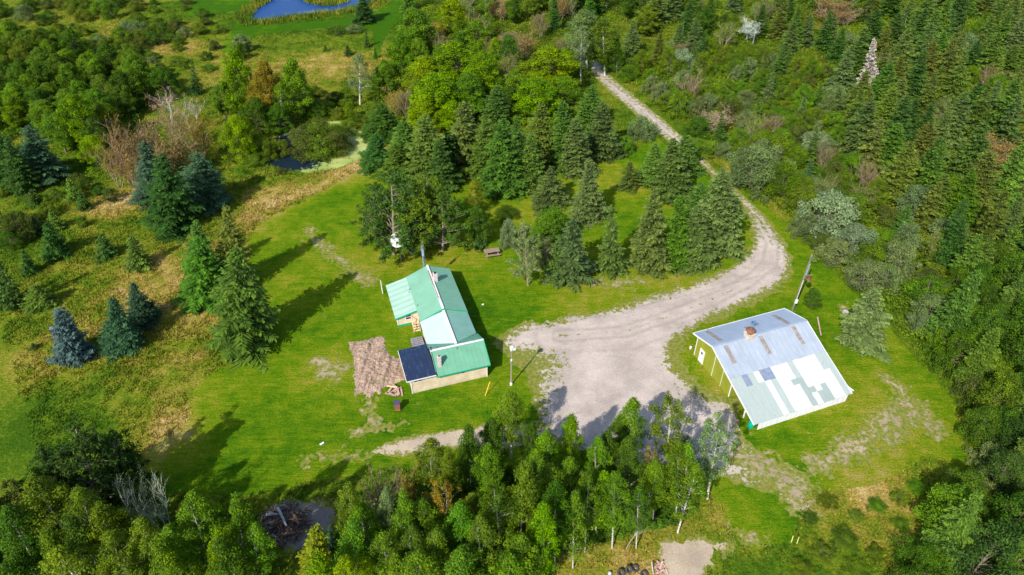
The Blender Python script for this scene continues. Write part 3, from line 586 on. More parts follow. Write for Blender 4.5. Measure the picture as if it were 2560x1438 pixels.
def plant(kind, x, y, h, r, tint, label=None, lean=(0, 0), var=None):
    ps = PROTO[kind]; P = ps[RNG.integers(len(ps)) if var is None else var % len(ps)]
    nm, noun, cat = KIND[kind]
    j = RNG.normal(1, .09) ; c = np.array(TINT[tint]) * j * np.array([RNG.normal(1, .08), 1, RNG.normal(1, .1)])
    k = len(TREES); rz = RNG.uniform(0, 6.28)
    TREES.append(dict(o=None, kind=kind, x=x, y=y, r=r, h=h, tint=tint, label=label, cat=cat, noun=noun))
    if k in SKIP: return None
    root = empty(nm, (x, y, 0)); TREES[-1]['o'] = root; root['n'] = k
    R_ = (Matrix.Rotation(lean[0], 4, 'Y') @ Matrix.Rotation(-lean[1], 4, 'X') @ Matrix.Rotation(rz, 4, 'Z'))
    root.rotation_euler = R_.to_euler(); root.scale = (r / P['R'], r / P['R'], h / P['H'])
    cr = link('crown' if kind not in ('willow', 'thicket', 'alder') else 'foliage', P['crown'], root); cr.color = (*np.clip(c, 0, 1), 1)
    link('trunk' if kind not in ('willow', 'thicket', 'alder') else 'stem', P['trunk'], root)
    return root
def by_pixel(kind, tx, ty, bx, by, w, tint, label=None, var=None):
    """a tree whose foot and tip were read off the photograph; the tip gives its height and lean"""
    x, y = ground(bx, by); h = height_at(y, ty); X2, Y2, d = project(x, y, h)
    dx = (tx - X2) * d / F; ln = max(-.16, min(.16, math.atan2(dx, max(h, 1)))); dm = project(x, y, h * .35)[2]
    if kind == 'birch' and tint == 'leaf': tint = ('leaf', 'moss', 'leaf', 'moss', 'deep', 'bright')[int(bx * 7 + by) % 6]
    return plant(kind, x, y, h, w * ((.65 if 900 < bx < 1850 else .57) if kind in ('spruce', 'ragged') else .46 if kind == 'birch' else .5) * dm / F, tint, label, (ln, .035 * math.sin(bx * 1.7 + by)), var)
# ------------------------------------------------------------------ farmhouse
def roof_mat(name, base, seam=2.4, axis=0, rough=.42, spec=.4, metal=0.0, dirtc=None, dirt=.38, rib=.28, rw=(.40, .48)):
    t = NT(name); p = t.obj()
    s = t.n('ShaderNodeSeparateXYZ', i_0=p).outputs[axis]
    w = t.math('ABSOLUTE', t.math('SUBTRACT', t.math('FRACT', t.math('MULTIPLY', s, seam)), .5))
    ridge = t.rng(w, *rw)
    f = t.noise(p, .7, 5, .65); g = t.noise(t.mapv(p, (3, .5, .5) if axis == 0 else (.5, 3, .5)), 1.4, 4, .7)
    c = t.mix(t.rng(f, .3, .7), tuple(x * .88 for x in base), tuple(min(1, x * 1.08) for x in base))
    c = t.mix(t.rng(g, .55, .75, 0, dirt), c, dirtc or tuple(x * .55 for x in base))
    c = t.mix(t.rng(t.noise(p, 1.7, 5, .75), .62, .72, 0, dirt * .7), c, (.34, .33, .29))
    c = t.mix(t.math('MULTIPLY', ridge, rib), c, tuple(min(1, x * .6) for x in base))
    return t.done(t.bsdf(c, rough, spec, metal, t.bump(ridge, .35, .03)))
M_RGREEN = roof_mat('green_metal_roof', (.18, .385, .27), 1.9, 1)
M_RGREEN_WING = roof_mat('green_metal_roof_wing', (.125, .33, .215), 1.9, 0)
M_RSHED = roof_mat('pale_green_metal_roof', (.34, .53, .43), 1.0, 1, .5, .4, 0, (.22, .46, .33), .4, .45, (.22, .44))
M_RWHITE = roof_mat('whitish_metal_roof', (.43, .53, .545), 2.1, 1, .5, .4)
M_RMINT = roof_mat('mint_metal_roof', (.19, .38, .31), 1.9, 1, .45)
M_RBLUE = roof_mat('dark_rolled_roof', (.015, .03, .075), .9, 0, .62, .3, 0, (.07, .12, .20), .7)
M_TRIM = simple('green_trim', (.01, .33, .17), .5, .1); M_CAP = simple('white_ridge_cap', (.66, .68, .72), .5, .1, 2, dirt=(.4, .36, .33)); M_RUST = simple('rusty_metal', (.27, .10, .055), .8, .35, 5)
M_WHITE = simple('white_paint', (.68, .68, .66), .6, .06, 2); M_GLASS = simple('window_glass', (.03, .025, .04), .12, .3, 2, .5); M_CURTAIN = simple('dim_blind', (.2, .1, .2), .8)
t = NT('cream_siding'); p = t.obj(); z = t.n('ShaderNodeSeparateXYZ', i_0=p).outputs[2]
w = t.math('FRACT', t.math('MULTIPLY', z, 7.0)); f = t.noise(p, 1.2, 4, .6)
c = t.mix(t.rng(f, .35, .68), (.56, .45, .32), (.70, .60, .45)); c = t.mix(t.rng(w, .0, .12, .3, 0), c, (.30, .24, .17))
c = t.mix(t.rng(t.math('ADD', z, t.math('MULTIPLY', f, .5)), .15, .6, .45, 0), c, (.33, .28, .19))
M_SIDING = t.done(t.bsdf(c, .75, .2))
M_BRICKW = simple('pale_chimney_brick', (.55, .47, .45), .9, .35, 7); M_WOOD = simple('weathered_wood', (.42, .33, .25), .85, .25, 5); M_NEWWOOD = simple('fresh_lumber', (.62, .47, .30), .8, .2, 5); M_GREYWOOD = simple('grey_boards', (.22, .21, .23), .85, .3, 5); M_BLACK = simple('black_iron', (.02, .02, .022), .6, .3)

HX, HY, HR = -11.28, 53.59, math.radians(17.86)
house = empty('farmhouse', (HX, HY, 0), HR)
tag(house, 'cream farmhouse with green metal roofs, two chimneys and a dark flat-roofed corner', 'house')
m = MB()          # one shell: wing, link and main block
zf = 2.08; zr = 3.52
m.add([(3.0, 0, 0), (8.82, 0, 0), (8.82, 0, zf), (3.0, 0, zf), (3.0, 4.9, 0), (8.82, 4.9, 0), (8.82, 4.9, 2.1), (3.0, 4.9, 2.1), (3.0, 2.35, zr), (8.82, 2.35, zr)],
      [(0, 1, 2, 3), (1, 5, 6, 9, 2), (5, 4, 7, 6), (4, 0, 3, 8, 7)])
m.add([(3.2, 4.9, 0), (8.8, 4.9, 0), (8.8, 9.5, 0), (3.2, 9.5, 0), (3.2, 4.9, 2.12), (8.8, 4.9, 2.12), (8.8, 9.5, 2.12), (3.2, 9.5, 2.12)], [(1, 2, 6, 5), (3, 0, 4, 7)])
for va, vb_ in ((9.5, 18.45),):
    m.add([(3.3, va, 0), (8.8, va, 0), (8.8, va, 2.28), (6, va, 3.36), (3.3, va, 2.25), (3.3, vb_, 0), (8.8, vb_, 0), (8.8, vb_, 2.28), (6, vb_, 3.36), (3.3, vb_, 2.25)],
          [(0, 1, 2, 3, 4), (6, 5, 9, 8, 7), (1, 6, 7, 2), (5, 0, 4, 9)])
m.add([(.55, 11.75, 0), (3.3, 11.75, 0), (3.3, 11.75, 2.1), (.55, 11.75, 1.45), (.55, 18.4, 0), (3.3, 18.4, 0), (3.3, 18.4, 2.1), (.55, 18.4, 1.45)], [(0, 1, 2, 3), (5, 4, 7, 6), (4, 0, 3, 7)])
m.add([(0, 0, 0), (3.0, 0, 0), (3.0, 0, 2.3), (0, 0, 2.3), (0, 4.75, 0), (3.0, 4.75, 0), (3.0, 4.75, 2.38), (0, 4.75, 2.36)], [(0, 1, 2, 3), (5, 4, 7, 6), (4, 0, 3, 7)])
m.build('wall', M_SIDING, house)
def hroof(name, quads, mat, lab=None, th=.09):
    r = MB()
    for q_ in quads: r.slab(q_, th)
    o = r.build(name, mat, house)
    if lab: o['label'] = lab
    return o
ro = hroof('roof', [[(6.0, 9.38, 3.49), (9.04, 9.38, 2.32), (9.04, 18.68, 2.32), (6.0, 18.68, 3.49)], [(3.07, 9.38, 2.24), (6.0, 9.38, 3.49), (6.0, 18.68, 3.49), (3.07, 18.68, 2.24)]], M_RGREEN, 'large green metal gable roof of the main block')
sh = hroof('roof', [[(.3, 11.61, 1.50), (3.12, 11.61, 2.20), (3.12, 18.68, 2.20), (.3, 18.68, 1.50)]], M_RSHED, 'paler green ribbed lean-to roof')
ml = hroof('roof', [[(2.99, 5.25, 2.18), (6.0, 3.3, 3.17), (6.0, 9.36, 3.17), (2.99, 9.36, 2.18)]], M_RWHITE, 'whitish metal slope of the link roof')
mr = hroof('roof', [[(6.0, 3.3, 3.17), (9.01, 5.25, 2.24), (9.01, 9.36, 2.24), (6.0, 9.36, 3.17)]], M_RMINT, 'mint green slope of the link roof')
wg = hroof('roof', [[(2.88, -.34, 2.14), (9.12, -.34, 2.14), (9.12, 2.35, 3.65), (2.88, 2.35, 3.65)], [(2.88, 2.35, 3.65), (9.12, 2.35, 3.65), (9.12, 5.2, 2.16), (2.88, 5.2, 2.16)]], M_RGREEN_WING, 'green metal roof of the front wing')
db = hroof('roof', [[(-.5, -.34, 2.43), (2.86, -.34, 2.46), (2.86, 4.91, 2.53), (-.5, 4.91, 2.42)]], M_RBLUE, 'dark blue-black low roof on the corner room', .14)
def cap(parent, pts, w, mat, name='ridge_cap'):
    c_ = MB()
    for a, b in zip(pts[:-1], pts[1:]): c_.bar(a, b, w, .07, 0)
    return c_.build(name, mat, parent)
cap(ro, [(6, 9.36, 3.54), (6, 14.2, 3.54)], .30, M_CAP); cap(ro, [(6.05, 15.5, 3.54), (6.05, 18.72, 3.54)], .26, M_CAP)
cap(ro, [(5.93, 11.5, 3.545), (5.93, 17.5, 3.545)], .10, M_RUST, 'rusty_flashing'); cap(ro, [(6.05, 14.2, 3.54), (6.05, 15.5, 3.54)], .2, M_CAP)
cap(mr, [(6, 3.0, 3.24), (6, 9.33, 3.24)], .34, M_WHITE); cap(wg, [(2.86, 2.35, 3.69), (9.14, 2.35, 3.69)], .28, M_CAP)
tm = MB()
tm.bar((6.0, 9.36, 3.42), (3.05, 9.36, 2.16), .05, .16); tm.bar((6.0, 9.355, 3.42), (9.06, 9.355, 2.25), .05, .16)
tm.build('fascia', M_TRIM, ro)
tm = MB(); tm.bar((.28, 11.585, 1.40), (3.1, 11.585, 2.1), .06, .22); tm.build('fascia', M_TRIM, sh)
tm = MB(); tm.bar((2.86, -.37, 2.06), (9.14, -.37, 2.06), .06, .17); tm.build('fascia', M_TRIM, wg)
tm = MB(); tm.bar((9.155, -.34, 2.08), (9.155, 2.35, 3.6), .05, .14); tm.bar((9.155, 5.2, 2.1), (9.155, 2.35, 3.6), .05, .14); tm.build('fascia', M_TRIM, wg)
tm = MB(); tm.bar((-.53, -.34, 2.36), (-.53, 4.9, 2.36), .05, .15); tm.bar((-.5, -.37, 2.36), (2.84, -.37, 2.39), .05, .13); tm.build('fascia', M_WHITE, db)
tm = MB(); tm.box(.50, 2.55, 11.70, 11.735, .0, .3); tm.build('base_trim', M_TRIM, house)
for bx_ in ((-.06, .06, -.05, .03, 0, 2.28), (8.74, 8.86, -.05, .03, 0, 2.0), (.5, .62, 11.70, 11.80, .3, 1.4)): cb = MB(); cb.box(*bx_); cb.build('corner_board', M_WHITE, house)
def window(parent, x0, x1, y, z0, z1, sl=None):
    fr = MB(); w_ = .075; yo = y - .045
    for a in ((x0 - w_, x1 + w_, z1, z1 + w_), (x0 - w_, x1 + w_, z0 - w_, z0), (x0 - w_, x0, z0, z1), (x1, x1 + w_, z0, z1)): fr.box(a[0], a[1], yo, y + .02, a[2], a[3])
    if sl == 'v': fr.box((x0 + x1) / 2 - .02, (x0 + x1) / 2 + .02, yo + .005, y + .01, z0, z1)
    if sl == 'h': fr.box(x0, x1, yo + .005, y + .01, (z0 + z1) / 2 - .02, (z0 + z1) / 2 + .02)
    wd = fr.build('window', M_WHITE, parent); g = MB(); g.box(x0, x1, y - .014, y + .004, z0, z1); g.build('pane', M_GLASS, wd); return wd
window(house, 5.75, 6.2, 0, 1.42, 1.82); window(house, .33, 1.33, 0, 1.72, 2.06, 'v'); wd = window(house, 1.62, 2.3, 11.75, .95, 1.62, 'h')
b_ = MB(); b_.box(1.66, 2.26, 11.728, 11.733, 1.2, 1.4); b_.build('blind', M_CURTAIN, wd)
def chimney(parent, x, y, z0, z1, w, pot, cap_m):
    c_ = MB(); k = 7; h = (z1 - z0) / k
    for i in range(k):
        e = .0 if i % 2 else .015; c_.box(x - w / 2 - e, x + w / 2 + e, y - w / 2 - e, y + w / 2 + e, z0 + i * h, z0 + (i + 1) * h - .02 * (i < k - 1))
        if i < k - 1: c_.box(x - w / 2 + .02, x + w / 2 - .02, y - w / 2 + .02, y + w / 2 - .02, z0 + (i + 1) * h - .02, z0 + (i + 1) * h, 1)
    ch = c_.build('chimney', [M_BRICKW, M_RUST], parent); p_ = MB(); p_.tube([(x, y, z1), (x, y, z1 + pot)], w * .27, 12); p_.build('chimney_pot', cap_m, ch)
chimney(ro, 6.42, 15.4, 3.2, 4.45, .5, .22, M_BLACK); chimney(wg, 3.5, .75, 2.6, 4.1, .38, .2, M_RUST)
for u, v, z, par in ((3.29, 12.25, 2.33, ro), (2.84, 15.42, 2.13, sh), (5.9, 2.0, 3.45, wg), (3.0, 15.9, 2.2, sh)): vp = MB(); vp.tube([(u, v, z - .1), (u, v, z + .22)], .045, 8); vp.build('vent_pipe', M_GREYWOOD, par)
mast = MB(); mast.tube([(2.95, 2.35, 2.4), (2.95, 2.35, 4.15)], .04, 8); mast.tube([(2.95, 2.3, 3.7), (2.93, .2, 2.55), (2.93, -.38, 2.2)], .018, 5); mast.box(2.86, 3.04, 2.28, 2.42, 4.1, 4.22)
mast.build('service_mast', M_BLACK, wg)
# porch steps against the link wall
st = empty('porch_steps', (0, 0, 0)); st.location = (HX, HY, 0); st.rotation_euler = (0, 0, HR)
tag(st, 'small fresh-lumber porch with railing beside the cream house wall', 'porch steps')
d_ = MB(); d_.box(2.2, 3.05, 10.85, 11.66, .62, .70); d_.box(2.24, 2.30, 10.86, 10.94, 0, .62); d_.box(2.95, 3.02, 10.86, 10.94, 0, .62); d_.build('deck', M_NEWWOOD, st)
d_ = MB()
for k in range(3): d_.box(2.25, 3.0, 10.05 + .27 * k, 10.30 + .27 * k, .12 + .17 * k, .17 + .17 * k)
d_.build('step', M_NEWWOOD, st)
for u in (2.22, 3.03):
    d_ = MB(); d_.bar((u, 10.85, .7), (u, 10.85, 1.55), .07, .07); d_.bar((u, 10.0, 0), (u, 10.0, .95), .07, .07); d_.bar((u, 10.0, .92), (u, 10.85, 1.52), .05, .09); d_.bar((u, 10.85, 1.52), (u, 11.62, 1.52), .05, .09); d_.build('railing', M_NEWWOOD, st)

# ------------------------------------------------------------------ barn
BX, BY, BR = 21.76, 60.37, math.radians(20.29)
barn = empty('barn', (BX, BY, 0), BR)
tag(barn, 'lime green barn with silvery metal roof, patchwork lean-to and rusty cupola', 'barn')
t = NT('lime_panels'); p = t.obj(); f = t.noise(p, .8, 4); s = t.n('ShaderNodeSeparateXYZ', i_0=p).outputs[1]
rb_ = t.rng(t.math('ABSOLUTE', t.math('SUBTRACT', t.math('FRACT', t.math('MULTIPLY', s, 1.4)), .5)), .42, .49)
c = t.mix(t.rng(f, .3, .7), (.20, .225, .02), (.27, .285, .03)); c = t.mix(t.math('MULTIPLY', rb_, .2), c, (.15, .17, .02))
M_LIME = t.done(t.bsdf(c, .6, .3, 0, t.bump(rb_, .4, .04)))
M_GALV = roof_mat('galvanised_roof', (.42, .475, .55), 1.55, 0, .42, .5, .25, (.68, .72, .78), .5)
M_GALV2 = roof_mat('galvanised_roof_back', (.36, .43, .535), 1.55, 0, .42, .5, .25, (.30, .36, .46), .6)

def speck(name, col, dirt):
    t = NT(name); p = t.obj(); g = t.noise(t.mapv(p, (3, .5, .5)), 1.5, 4, .7); s = t.noise(p, 5.5, 2, .5)
    w = t.rng(t.math('ABSOLUTE', t.math('SUBTRACT', t.math('FRACT', t.math('MULTIPLY', t.n('ShaderNodeSeparateXYZ', i_0=p).outputs[0], 3.9)), .5)), .42, .48)
    c = t.mix(t.rng(g, .4, .75, 0, .8), col, dirt); c = t.mix(t.math('MULTIPLY', w, .32), c, (.3, .33, .34)); c = t.mix(t.rng(s, .71, .74), c, (.12, .09, .09))
    return t.done(t.bsdf(c, .55, .35, 0, t.bump(w, .3, .02)))
M_PW = speck('white_sheet', (.56, .575, .58), (.50, .53, .53)); M_PG = speck('pale_green_sheet', (.345, .405, .39), (.29, .345, .335)); M_PB = simple('blue_grey_sheet', (.19, .235, .32), .5, .2, 2)
M_PG2 = speck('sage_sheet', (.28, .345, .33), (.235, .29, .28))
M_STRIP = simple('clouded_skylight', (.25, .225, .21), .8, .35, 3, dirt=(.17, .13, .10)); M_TEAL = simple('teal_plastic', (.0, .30, .20), .5, .1)
M_PINK = simple('faded_red_boards', (.42, .26, .22), .85, .25, 4); M_DARKIN = simple('shade_dark_boards', (.06, .05, .04), .9, .3, 3)  # shade inside the lean-to is put into the dark boards' colour
t = NT('white_corrugated'); p = t.obj(); s = t.n('ShaderNodeSeparateXYZ', i_0=p).outputs[0]
rb_ = t.rng(t.math('ABSOLUTE', t.math('SUBTRACT', t.math('FRACT', t.math('MULTIPLY', s, 1.6)), .5)), .40, .49); g_ = t.noise(t.mapv(p, (2.5, 1, .6)), 1.3, 4, .7)
c = t.mix(t.rng(g_, .35, .7), (.62, .63, .68), (.80, .80, .82)); c = t.mix(t.math('MULTIPLY', rb_, .35), c, (.4, .4, .46))
M_WCORR = t.done(t.bsdf(c, .6, .3, 0, t.bump(rb_, .4, .03)))
L = 12.3; U0 = -.6
ve, vk, vr, v0 = -12.9, -7.74, -3.92, -.26; zb, zr, zk, ze = 3.5, 4.59, 3.08, 1.18
m = MB()
prof = [(-.5, 0), (-7.7, 0), (-7.7, 2.9), (vr, 4.40), (-.5, 3.40)]
n = len(prof); u1 = 11.9
m.add([(0, v, z) for v, z in prof] + [(u1, v, z) for v, z in prof], [tuple(range(n)), tuple(range(2 * n - 1, n - 1, -1)), (0, 4, 9, 5), (1, 6, 7, 2)])
m.build('wall', M_LIME, barn)
tr = MB()
for v, w_, zt in ((-.56, .10, 3.34), (-4.25, .055, 4.15), (-6.0, .03, 3.5), (-7.72, .12, 2.85)): tr.box(-.035, .03, v - w_ / 2, v + w_ / 2, 0, zt)
tr.bar((-.03, -.45, 3.25), (-.03, vr, 4.2), .05, .12); tr.bar((-.03, vr, 4.2), (-.03, -7.7, 2.75), .05, .12)
tr.build('batten', M_WHITE, barn)
d_ = MB(); d_.box(-.06, .0, -2.35, -1.45, .05, 2.0); dr = d_.build('door', M_WHITE, barn); k_ = MB(); k_.tube([(-.10, -2.22, 1.0), (-.06, -2.22, 1.0)], .04, 8); k_.build('handle', M_BLACK, dr); k_ = MB(); k_.box(-.066, -.058, -2.05, -1.75, 1.35, 1.7); k_.build('pane', M_GLASS, dr)
def zback(v): return zr + (v - vr) * (zb - zr) / (v0 - vr)
def zfront(v): return zr + (vr - v) * (zk - zr) / (vr - vk)
def zlean(v): return zk + (vk - v) * (ze - zk) / (vk - ve)
r_ = MB(); r_.slab([(U0, vr, zr), (L, vr, zr), (L, v0, zb), (U0, v0, zb)], .09); rb = r_.build('roof', M_GALV2, barn); rb['label'] = 'blue-grey metal back slope of the barn roof'
r_ = MB(); r_.slab([(U0, vk, zk), (L, vk, zk), (L, vr, zr), (U0, vr, zr)], .09); rf = r_.build('roof', M_GALV, barn); rf['label'] = 'silvery metal front slope of the barn roof'
# the lean-to roof: sheets of metal in rows and columns, a patchwork of white, pale green and blue-grey
ncol = 17; cw = (L - U0) / ncol
rows = ["GGBGWBBWWWGWWWWGG", "GGBGWBBWWWGWWWWGG", "GGGGGWGWWWGWWWWGG", "GGGGGWGWWSSWWWWWG", "GGGGGWGWWWSWWWWWG", "GGGGGWGWWWSSWSWWG", "GGGGGWGWWWSWSSWWG", "GGGGGWGWWWSWSSWWG"]
r_ = MB(); nr = len(rows); off = .028
for i, row in enumerate(rows):
    va, vb_ = vk - .02 - (vk - ve) * i / nr, vk - .02 - (vk - ve) * (i + 1) / nr
    for j, ch in enumerate(row):
        a, b = U0 + j * cw, U0 + (j + 1) * cw; e = .011 * ((i * 7 + j * 5) % 4)
        r_.slab([(a + .004, vb_ - .004, zlean(vb_) + e), (b - .004, vb_ - .004, zlean(vb_) + e), (b - .004, va, zlean(va) + e), (a + .004, va, zlean(va) + e)], .05, 'WGBS'.index(ch))
lr = r_.build('roof', [M_PW, M_PG, M_PB, M_PG2], barn); lr['label'] = 'patchwork lean-to roof of white, pale green and blue-grey sheets'
r_ = MB()
for v, z in ((vr, zr + .03),): r_.bar((U0, v, z), (L, v, z), .22, .05)
r_.build('ridge_cap', M_GALV2, barn)
r_ = MB()
for u in (U0 - .025, L + .025):
    for (a, za), (b, zz) in (((v0, zb), (vr, zr)), ((vr, zr), (vk, zk)), ((vk, zk), (ve - .05, ze))): r_.bar((u, a, za - .04), (u, b, zz - .04), .05, .17)
r_.bar((U0, v0 + .02, zb - .04), (L, v0 + .02, zb - .04), .05, .14); r_.build('rake_board', M_WHITE, barn)
for u, (a, b), zf_, par in ((1.0, (-.62, -3.3), zback, rb), (5.4, (-1.9, -3.4), zback, rb), (10.05, (-1.0, -3.66), zback, rb), (.95, (-4.19, -6.32), zfront, rf), (5.6, (-4.24, -6.42), zfront, rf), (10.19, (-4.14, -6.4), zfront, rf)):
    r_ = MB(); w_ = .26; r_.slab([(u - w_, b, zf_(b) + .03), (u + w_, b, zf_(b) + .03), (u + w_, a, zf_(a) + .03), (u - w_, a, zf_(a) + .03)], .025); r_.build('skylight_panel', M_STRIP, par)
# low white corrugated wall, posts and framing under the lean-to
m = MB(); m.box(.15, 11.9, -12.86, -12.80, 0, 1.05); m.build('low_wall', M_WCORR, barn)
m = MB(); m.add([(11.85, -12.78, 0), (11.85, -7.72, 0), (11.85, -7.72, 2.85), (11.85, -12.78, 1.05), (11.93, -12.78, 0), (11.93, -7.72, 0), (11.93, -7.72, 2.85), (11.93, -12.78, 1.05)], [(3, 2, 1, 0), (4, 5, 6, 7), (2, 3, 7, 6)]); m.build('side_wall', M_DARKIN, barn)
for u in (-.25, 4, 8): 
    m = MB(); m.bar((u, -10.9, 0), (u, -10.9, zlean(-10.9) - .1), .12, .12); m.build('post', M_WHITE, barn)
m = MB(); m.bar((12.45, -11.1, 1.2), (13.0, -12.5, .92), .09, .12); m.bar((12.9, -11.9, .0), (12.85, -12.1, 1.0), .1, .1); m.bar((12.3, -12.6, 1.02), (13.05, -12.4, .95), .08, .1); m.bar((12.3, -10.6, 1.7), (12.75, -11.9, 1.05), .07, .1); m.build('end_brace', M_WHITE, barn)
# cupola: wooden box, rusty drum vent, bird weathervane
cu = MB(); cu.box(3.85, 4.75, vr - .42, vr + .42, 4.2, 5.0); cu.box(3.75, 4.85, vr - .52, vr + .52, 5.0, 5.08); cup = cu.build('cupola', [simple('cupola_boards', (.50, .43, .36), .85, .25, 4)], barn)
dv = MB(); dv.tube([(4.3, vr, 5.08), (4.3, vr, 5.45), (4.3, vr, 5.46), (4.3, vr, 5.62), (4.3, vr, 5.95)], [.34, .34, .55, .5, .06], 20); dv.build('vent_drum', simple('rusty_drum', (.17, .08, .045), .8, .45, 3, dirt=(.28, .20, .12)), cup)
wv = MB(); wv.tube([(4.3, vr, 5.9), (4.3, vr, 6.75)], .025, 6); wv.bar((4.0, vr, 6.42), (4.65, vr + .1, 6.42), .03, .03); wv.add([(4.1, vr - .02, 6.6), (4.45, vr - .02, 6.55), (4.75, vr, 6.78), (4.5, vr, 6.86), (4.32, vr, 6.78), (4.2, vr, 6.98), (4.08, vr, 6.95), (4.02, vr, 6.82)] + [(4.1, vr + .05, 6.6), (4.45, vr + .05, 6.55), (4.75, vr + .03, 6.78), (4.5, vr + .04, 6.86), (4.32, vr + .05, 6.78), (4.2, vr + .04, 6.98), (4.08, vr + .04, 6.95), (4.02, vr + .04, 6.82)],
       [tuple(range(8)), tuple(range(15, 7, -1))] + [(i, i + 8, (i + 1) % 8 + 8, (i + 1) % 8) for i in range(8)])
wv.add([(4.6, vr, 6.35), (4.85, vr + .02, 6.25), (4.85, vr + .02, 6.55), (4.62, vr + .01, 6.48)], [(0, 1, 2, 3)]); wv.build('weathervane', simple('weathered_blue_metal', (.06, .16, .26), .5, .3), cup)
rv = MB(); rv.tube([(1.2, -.47, 3.5), (1.2, -.47, 3.75)], .06, 8); rv.build('roof_vent', M_GREYWOOD, rb)
# ------------------------------------------------------------------ things standing about
M_POLE = simple('grey_pole_wood', (.30, .25, .20), .9, .3, 4); M_LAMP = simple('pale_lamp_metal', (.66, .70, .72), .4, .1); M_STEEL = simple('blue_grey_steel', (.22, .30, .40), .5, .15)
x, y = ground(1278, 962)
lp = tag(empty('yard_light', (x, y, 0)), 'slim grey yard light on a pole at the drive edge before the farmhouse', 'lamp post')
m = MB(); m.tube([(0, 0, 0), (.03, 0, 3.9)], [.10, .085], 8); m.tube([(.03, 0, 3.9), (.05, 0, 5.55)], [.055, .045], 8); m.build('pole', M_POLE, lp)
m = MB(); m.tube([(0, 0, 0), (0, 0, .30), (0, 0, .42)], [.17, .16, .11], 10); m.build('base', M_LAMP, lp)
m = MB(); m.tube([(.05, 0, 5.4), (.05, 0, 5.62), (.05, 0, 5.92)], [.13, .20, .23], 12); m.box(.16, .48, -.13, .13, 5.55, 5.72); m.build('lamp_head', M_LAMP, lp)
m = MB(); m.tube([(.035, 0, 3.85), (.035, 0, 4.1)], .10, 8); m.build('collar', M_LAMP, lp)

x, y = ground(1980, 778)
up = tag(empty('utility_pole', (x, y, 0)), 'leaning wooden utility pole with a red flower basket behind the barn', 'utility pole'); up.rotation_euler = (0, math.radians(1.0), 0)
m = MB(); m.tube([(0, 0, -.1), (0, 0, 4.5), (0, 0, 9.1)], [.145, .125, .095], 10); m.build('shaft', simple('dark_pole_wood', (.19, .155, .12), .9, .3, 4), up)
m = MB(); m.box(-.16, .16, -.28, -.14, 1.5, 2.1); m.tube([(-.05, -.2, 2.1), (-.05, -.2, 5.2)], .03, 6); m.build('meter_box', M_LAMP, up)
m = MB(); m.bar((0, 0, 5.8), (.95, 0, 5.95), .06, .06); m.bar((0, 0, 5.3), (.8, 0, 5.92), .04, .04); m.build('bracket', M_GREYWOOD, up)
m = MB(); m.tube([(.10, -.1, 6.0), (.12, -.1, 7.7)], .06, 8); m.build('conduit', M_STEEL, up)
M_REDF = simple('red_petals', (.55, .02, .03), .6, .3, 9)
fb = tag(empty('flower_basket', (x + .75, y, 5.0)), 'hanging basket of red flowers on the leaning utility pole', 'flower basket')
m = MB(); m.tube([(0, 0, 0), (0, 0, .1), (0, 0, .35)], [.12, .24, .30], 12); m.build('basket', M_GREYWOOD, fb)
rng = np.random.default_rng(5)
def puff(name, n, r, sz, mat, par, z, col):
    d = unit(rng.normal(size=(n, 3)) + np.array([0, 0, .3])); c = d * (r * rng.uniform(.5, 1, n))[:, None] + np.array([0, 0, z])
    o = link(name, crown_mesh(name, leaves(c, unit(d + rng.normal(0, .4, (n, 3))), sz * rng.uniform(.6, 1.2, n), .7, rng), rng.uniform(.2, .8, n), mat), par); o.color = (*col, 1); return o
puff('flowers', 160, .36, .09, M_LEAF, fb, .45, (.62, .02, .03)); puff('leaves', 160, .42, .09, M_LEAF, fb, .5, (.05, .12, .02))

# TV mast at the far gable
cu_, cv_ = np.array([math.cos(HR), math.sin(HR)]), np.array([-math.sin(HR), math.cos(HR)])
def hw(u, v): p_ = np.array([HX, HY]) + u * cu_ + v * cv_; return float(p_[0]), float(p_[1])
x, y = hw(5.7, 19.0); ht = height_at(y, 606)
tv = tag(empty('antenna_tower', (x, y, 0)), 'blue-grey lattice antenna tower at the far gable of the farmhouse', 'antenna tower')
m = MB(); k = 3; pr = .17; A3 = [(pr * math.cos(a), pr * math.sin(a)) for a in (0.5, 2.59, 4.69)]
for a in A3: m.tube([(a[0], a[1], 0), (a[0], a[1], ht * .93)], .028, 6)
m.build('tower_legs', M_STEEL, tv); m = MB(); zz = .1
while zz < ht * .9:
    for i in range(3): a, b = A3[i], A3[(i + 1) % 3]; m.bar((a[0], a[1], zz), (b[0], b[1], zz + .32), .022, .022)
    zz += .32
m.build('lattice', M_STEEL, tv); m = MB(); m.tube([(0, 0, ht * .9), (0, 0, ht)], .03, 6); m.build('top_rod', M_STEEL, tv)
m = MB(); m.box(-.14, .14, -.16, .16, ht * .70, ht * .84); m.build('rotor_box', M_STEEL, tv)

# wire between the wing's mast and the yard light
x1, y1 = hw(2.95, 2.35); x2, y2 = ground(1278, 962); pts = []
x2, y2 = ground(1980, 778)
for s in np.linspace(0, 1, 18): pts.append((x1 + (x2 - x1) * s, y1 + (y2 - y1) * s, 4.15 + (7.9 - 4.15) * s - 2.2 * 4 * s * (1 - s) * .45))
m = MB(); m.tube(pts, .011, 4); tag(m.build('service_wire', M_BLACK), 'thin black service wire from the front wing to the leaning utility pole', 'wire')

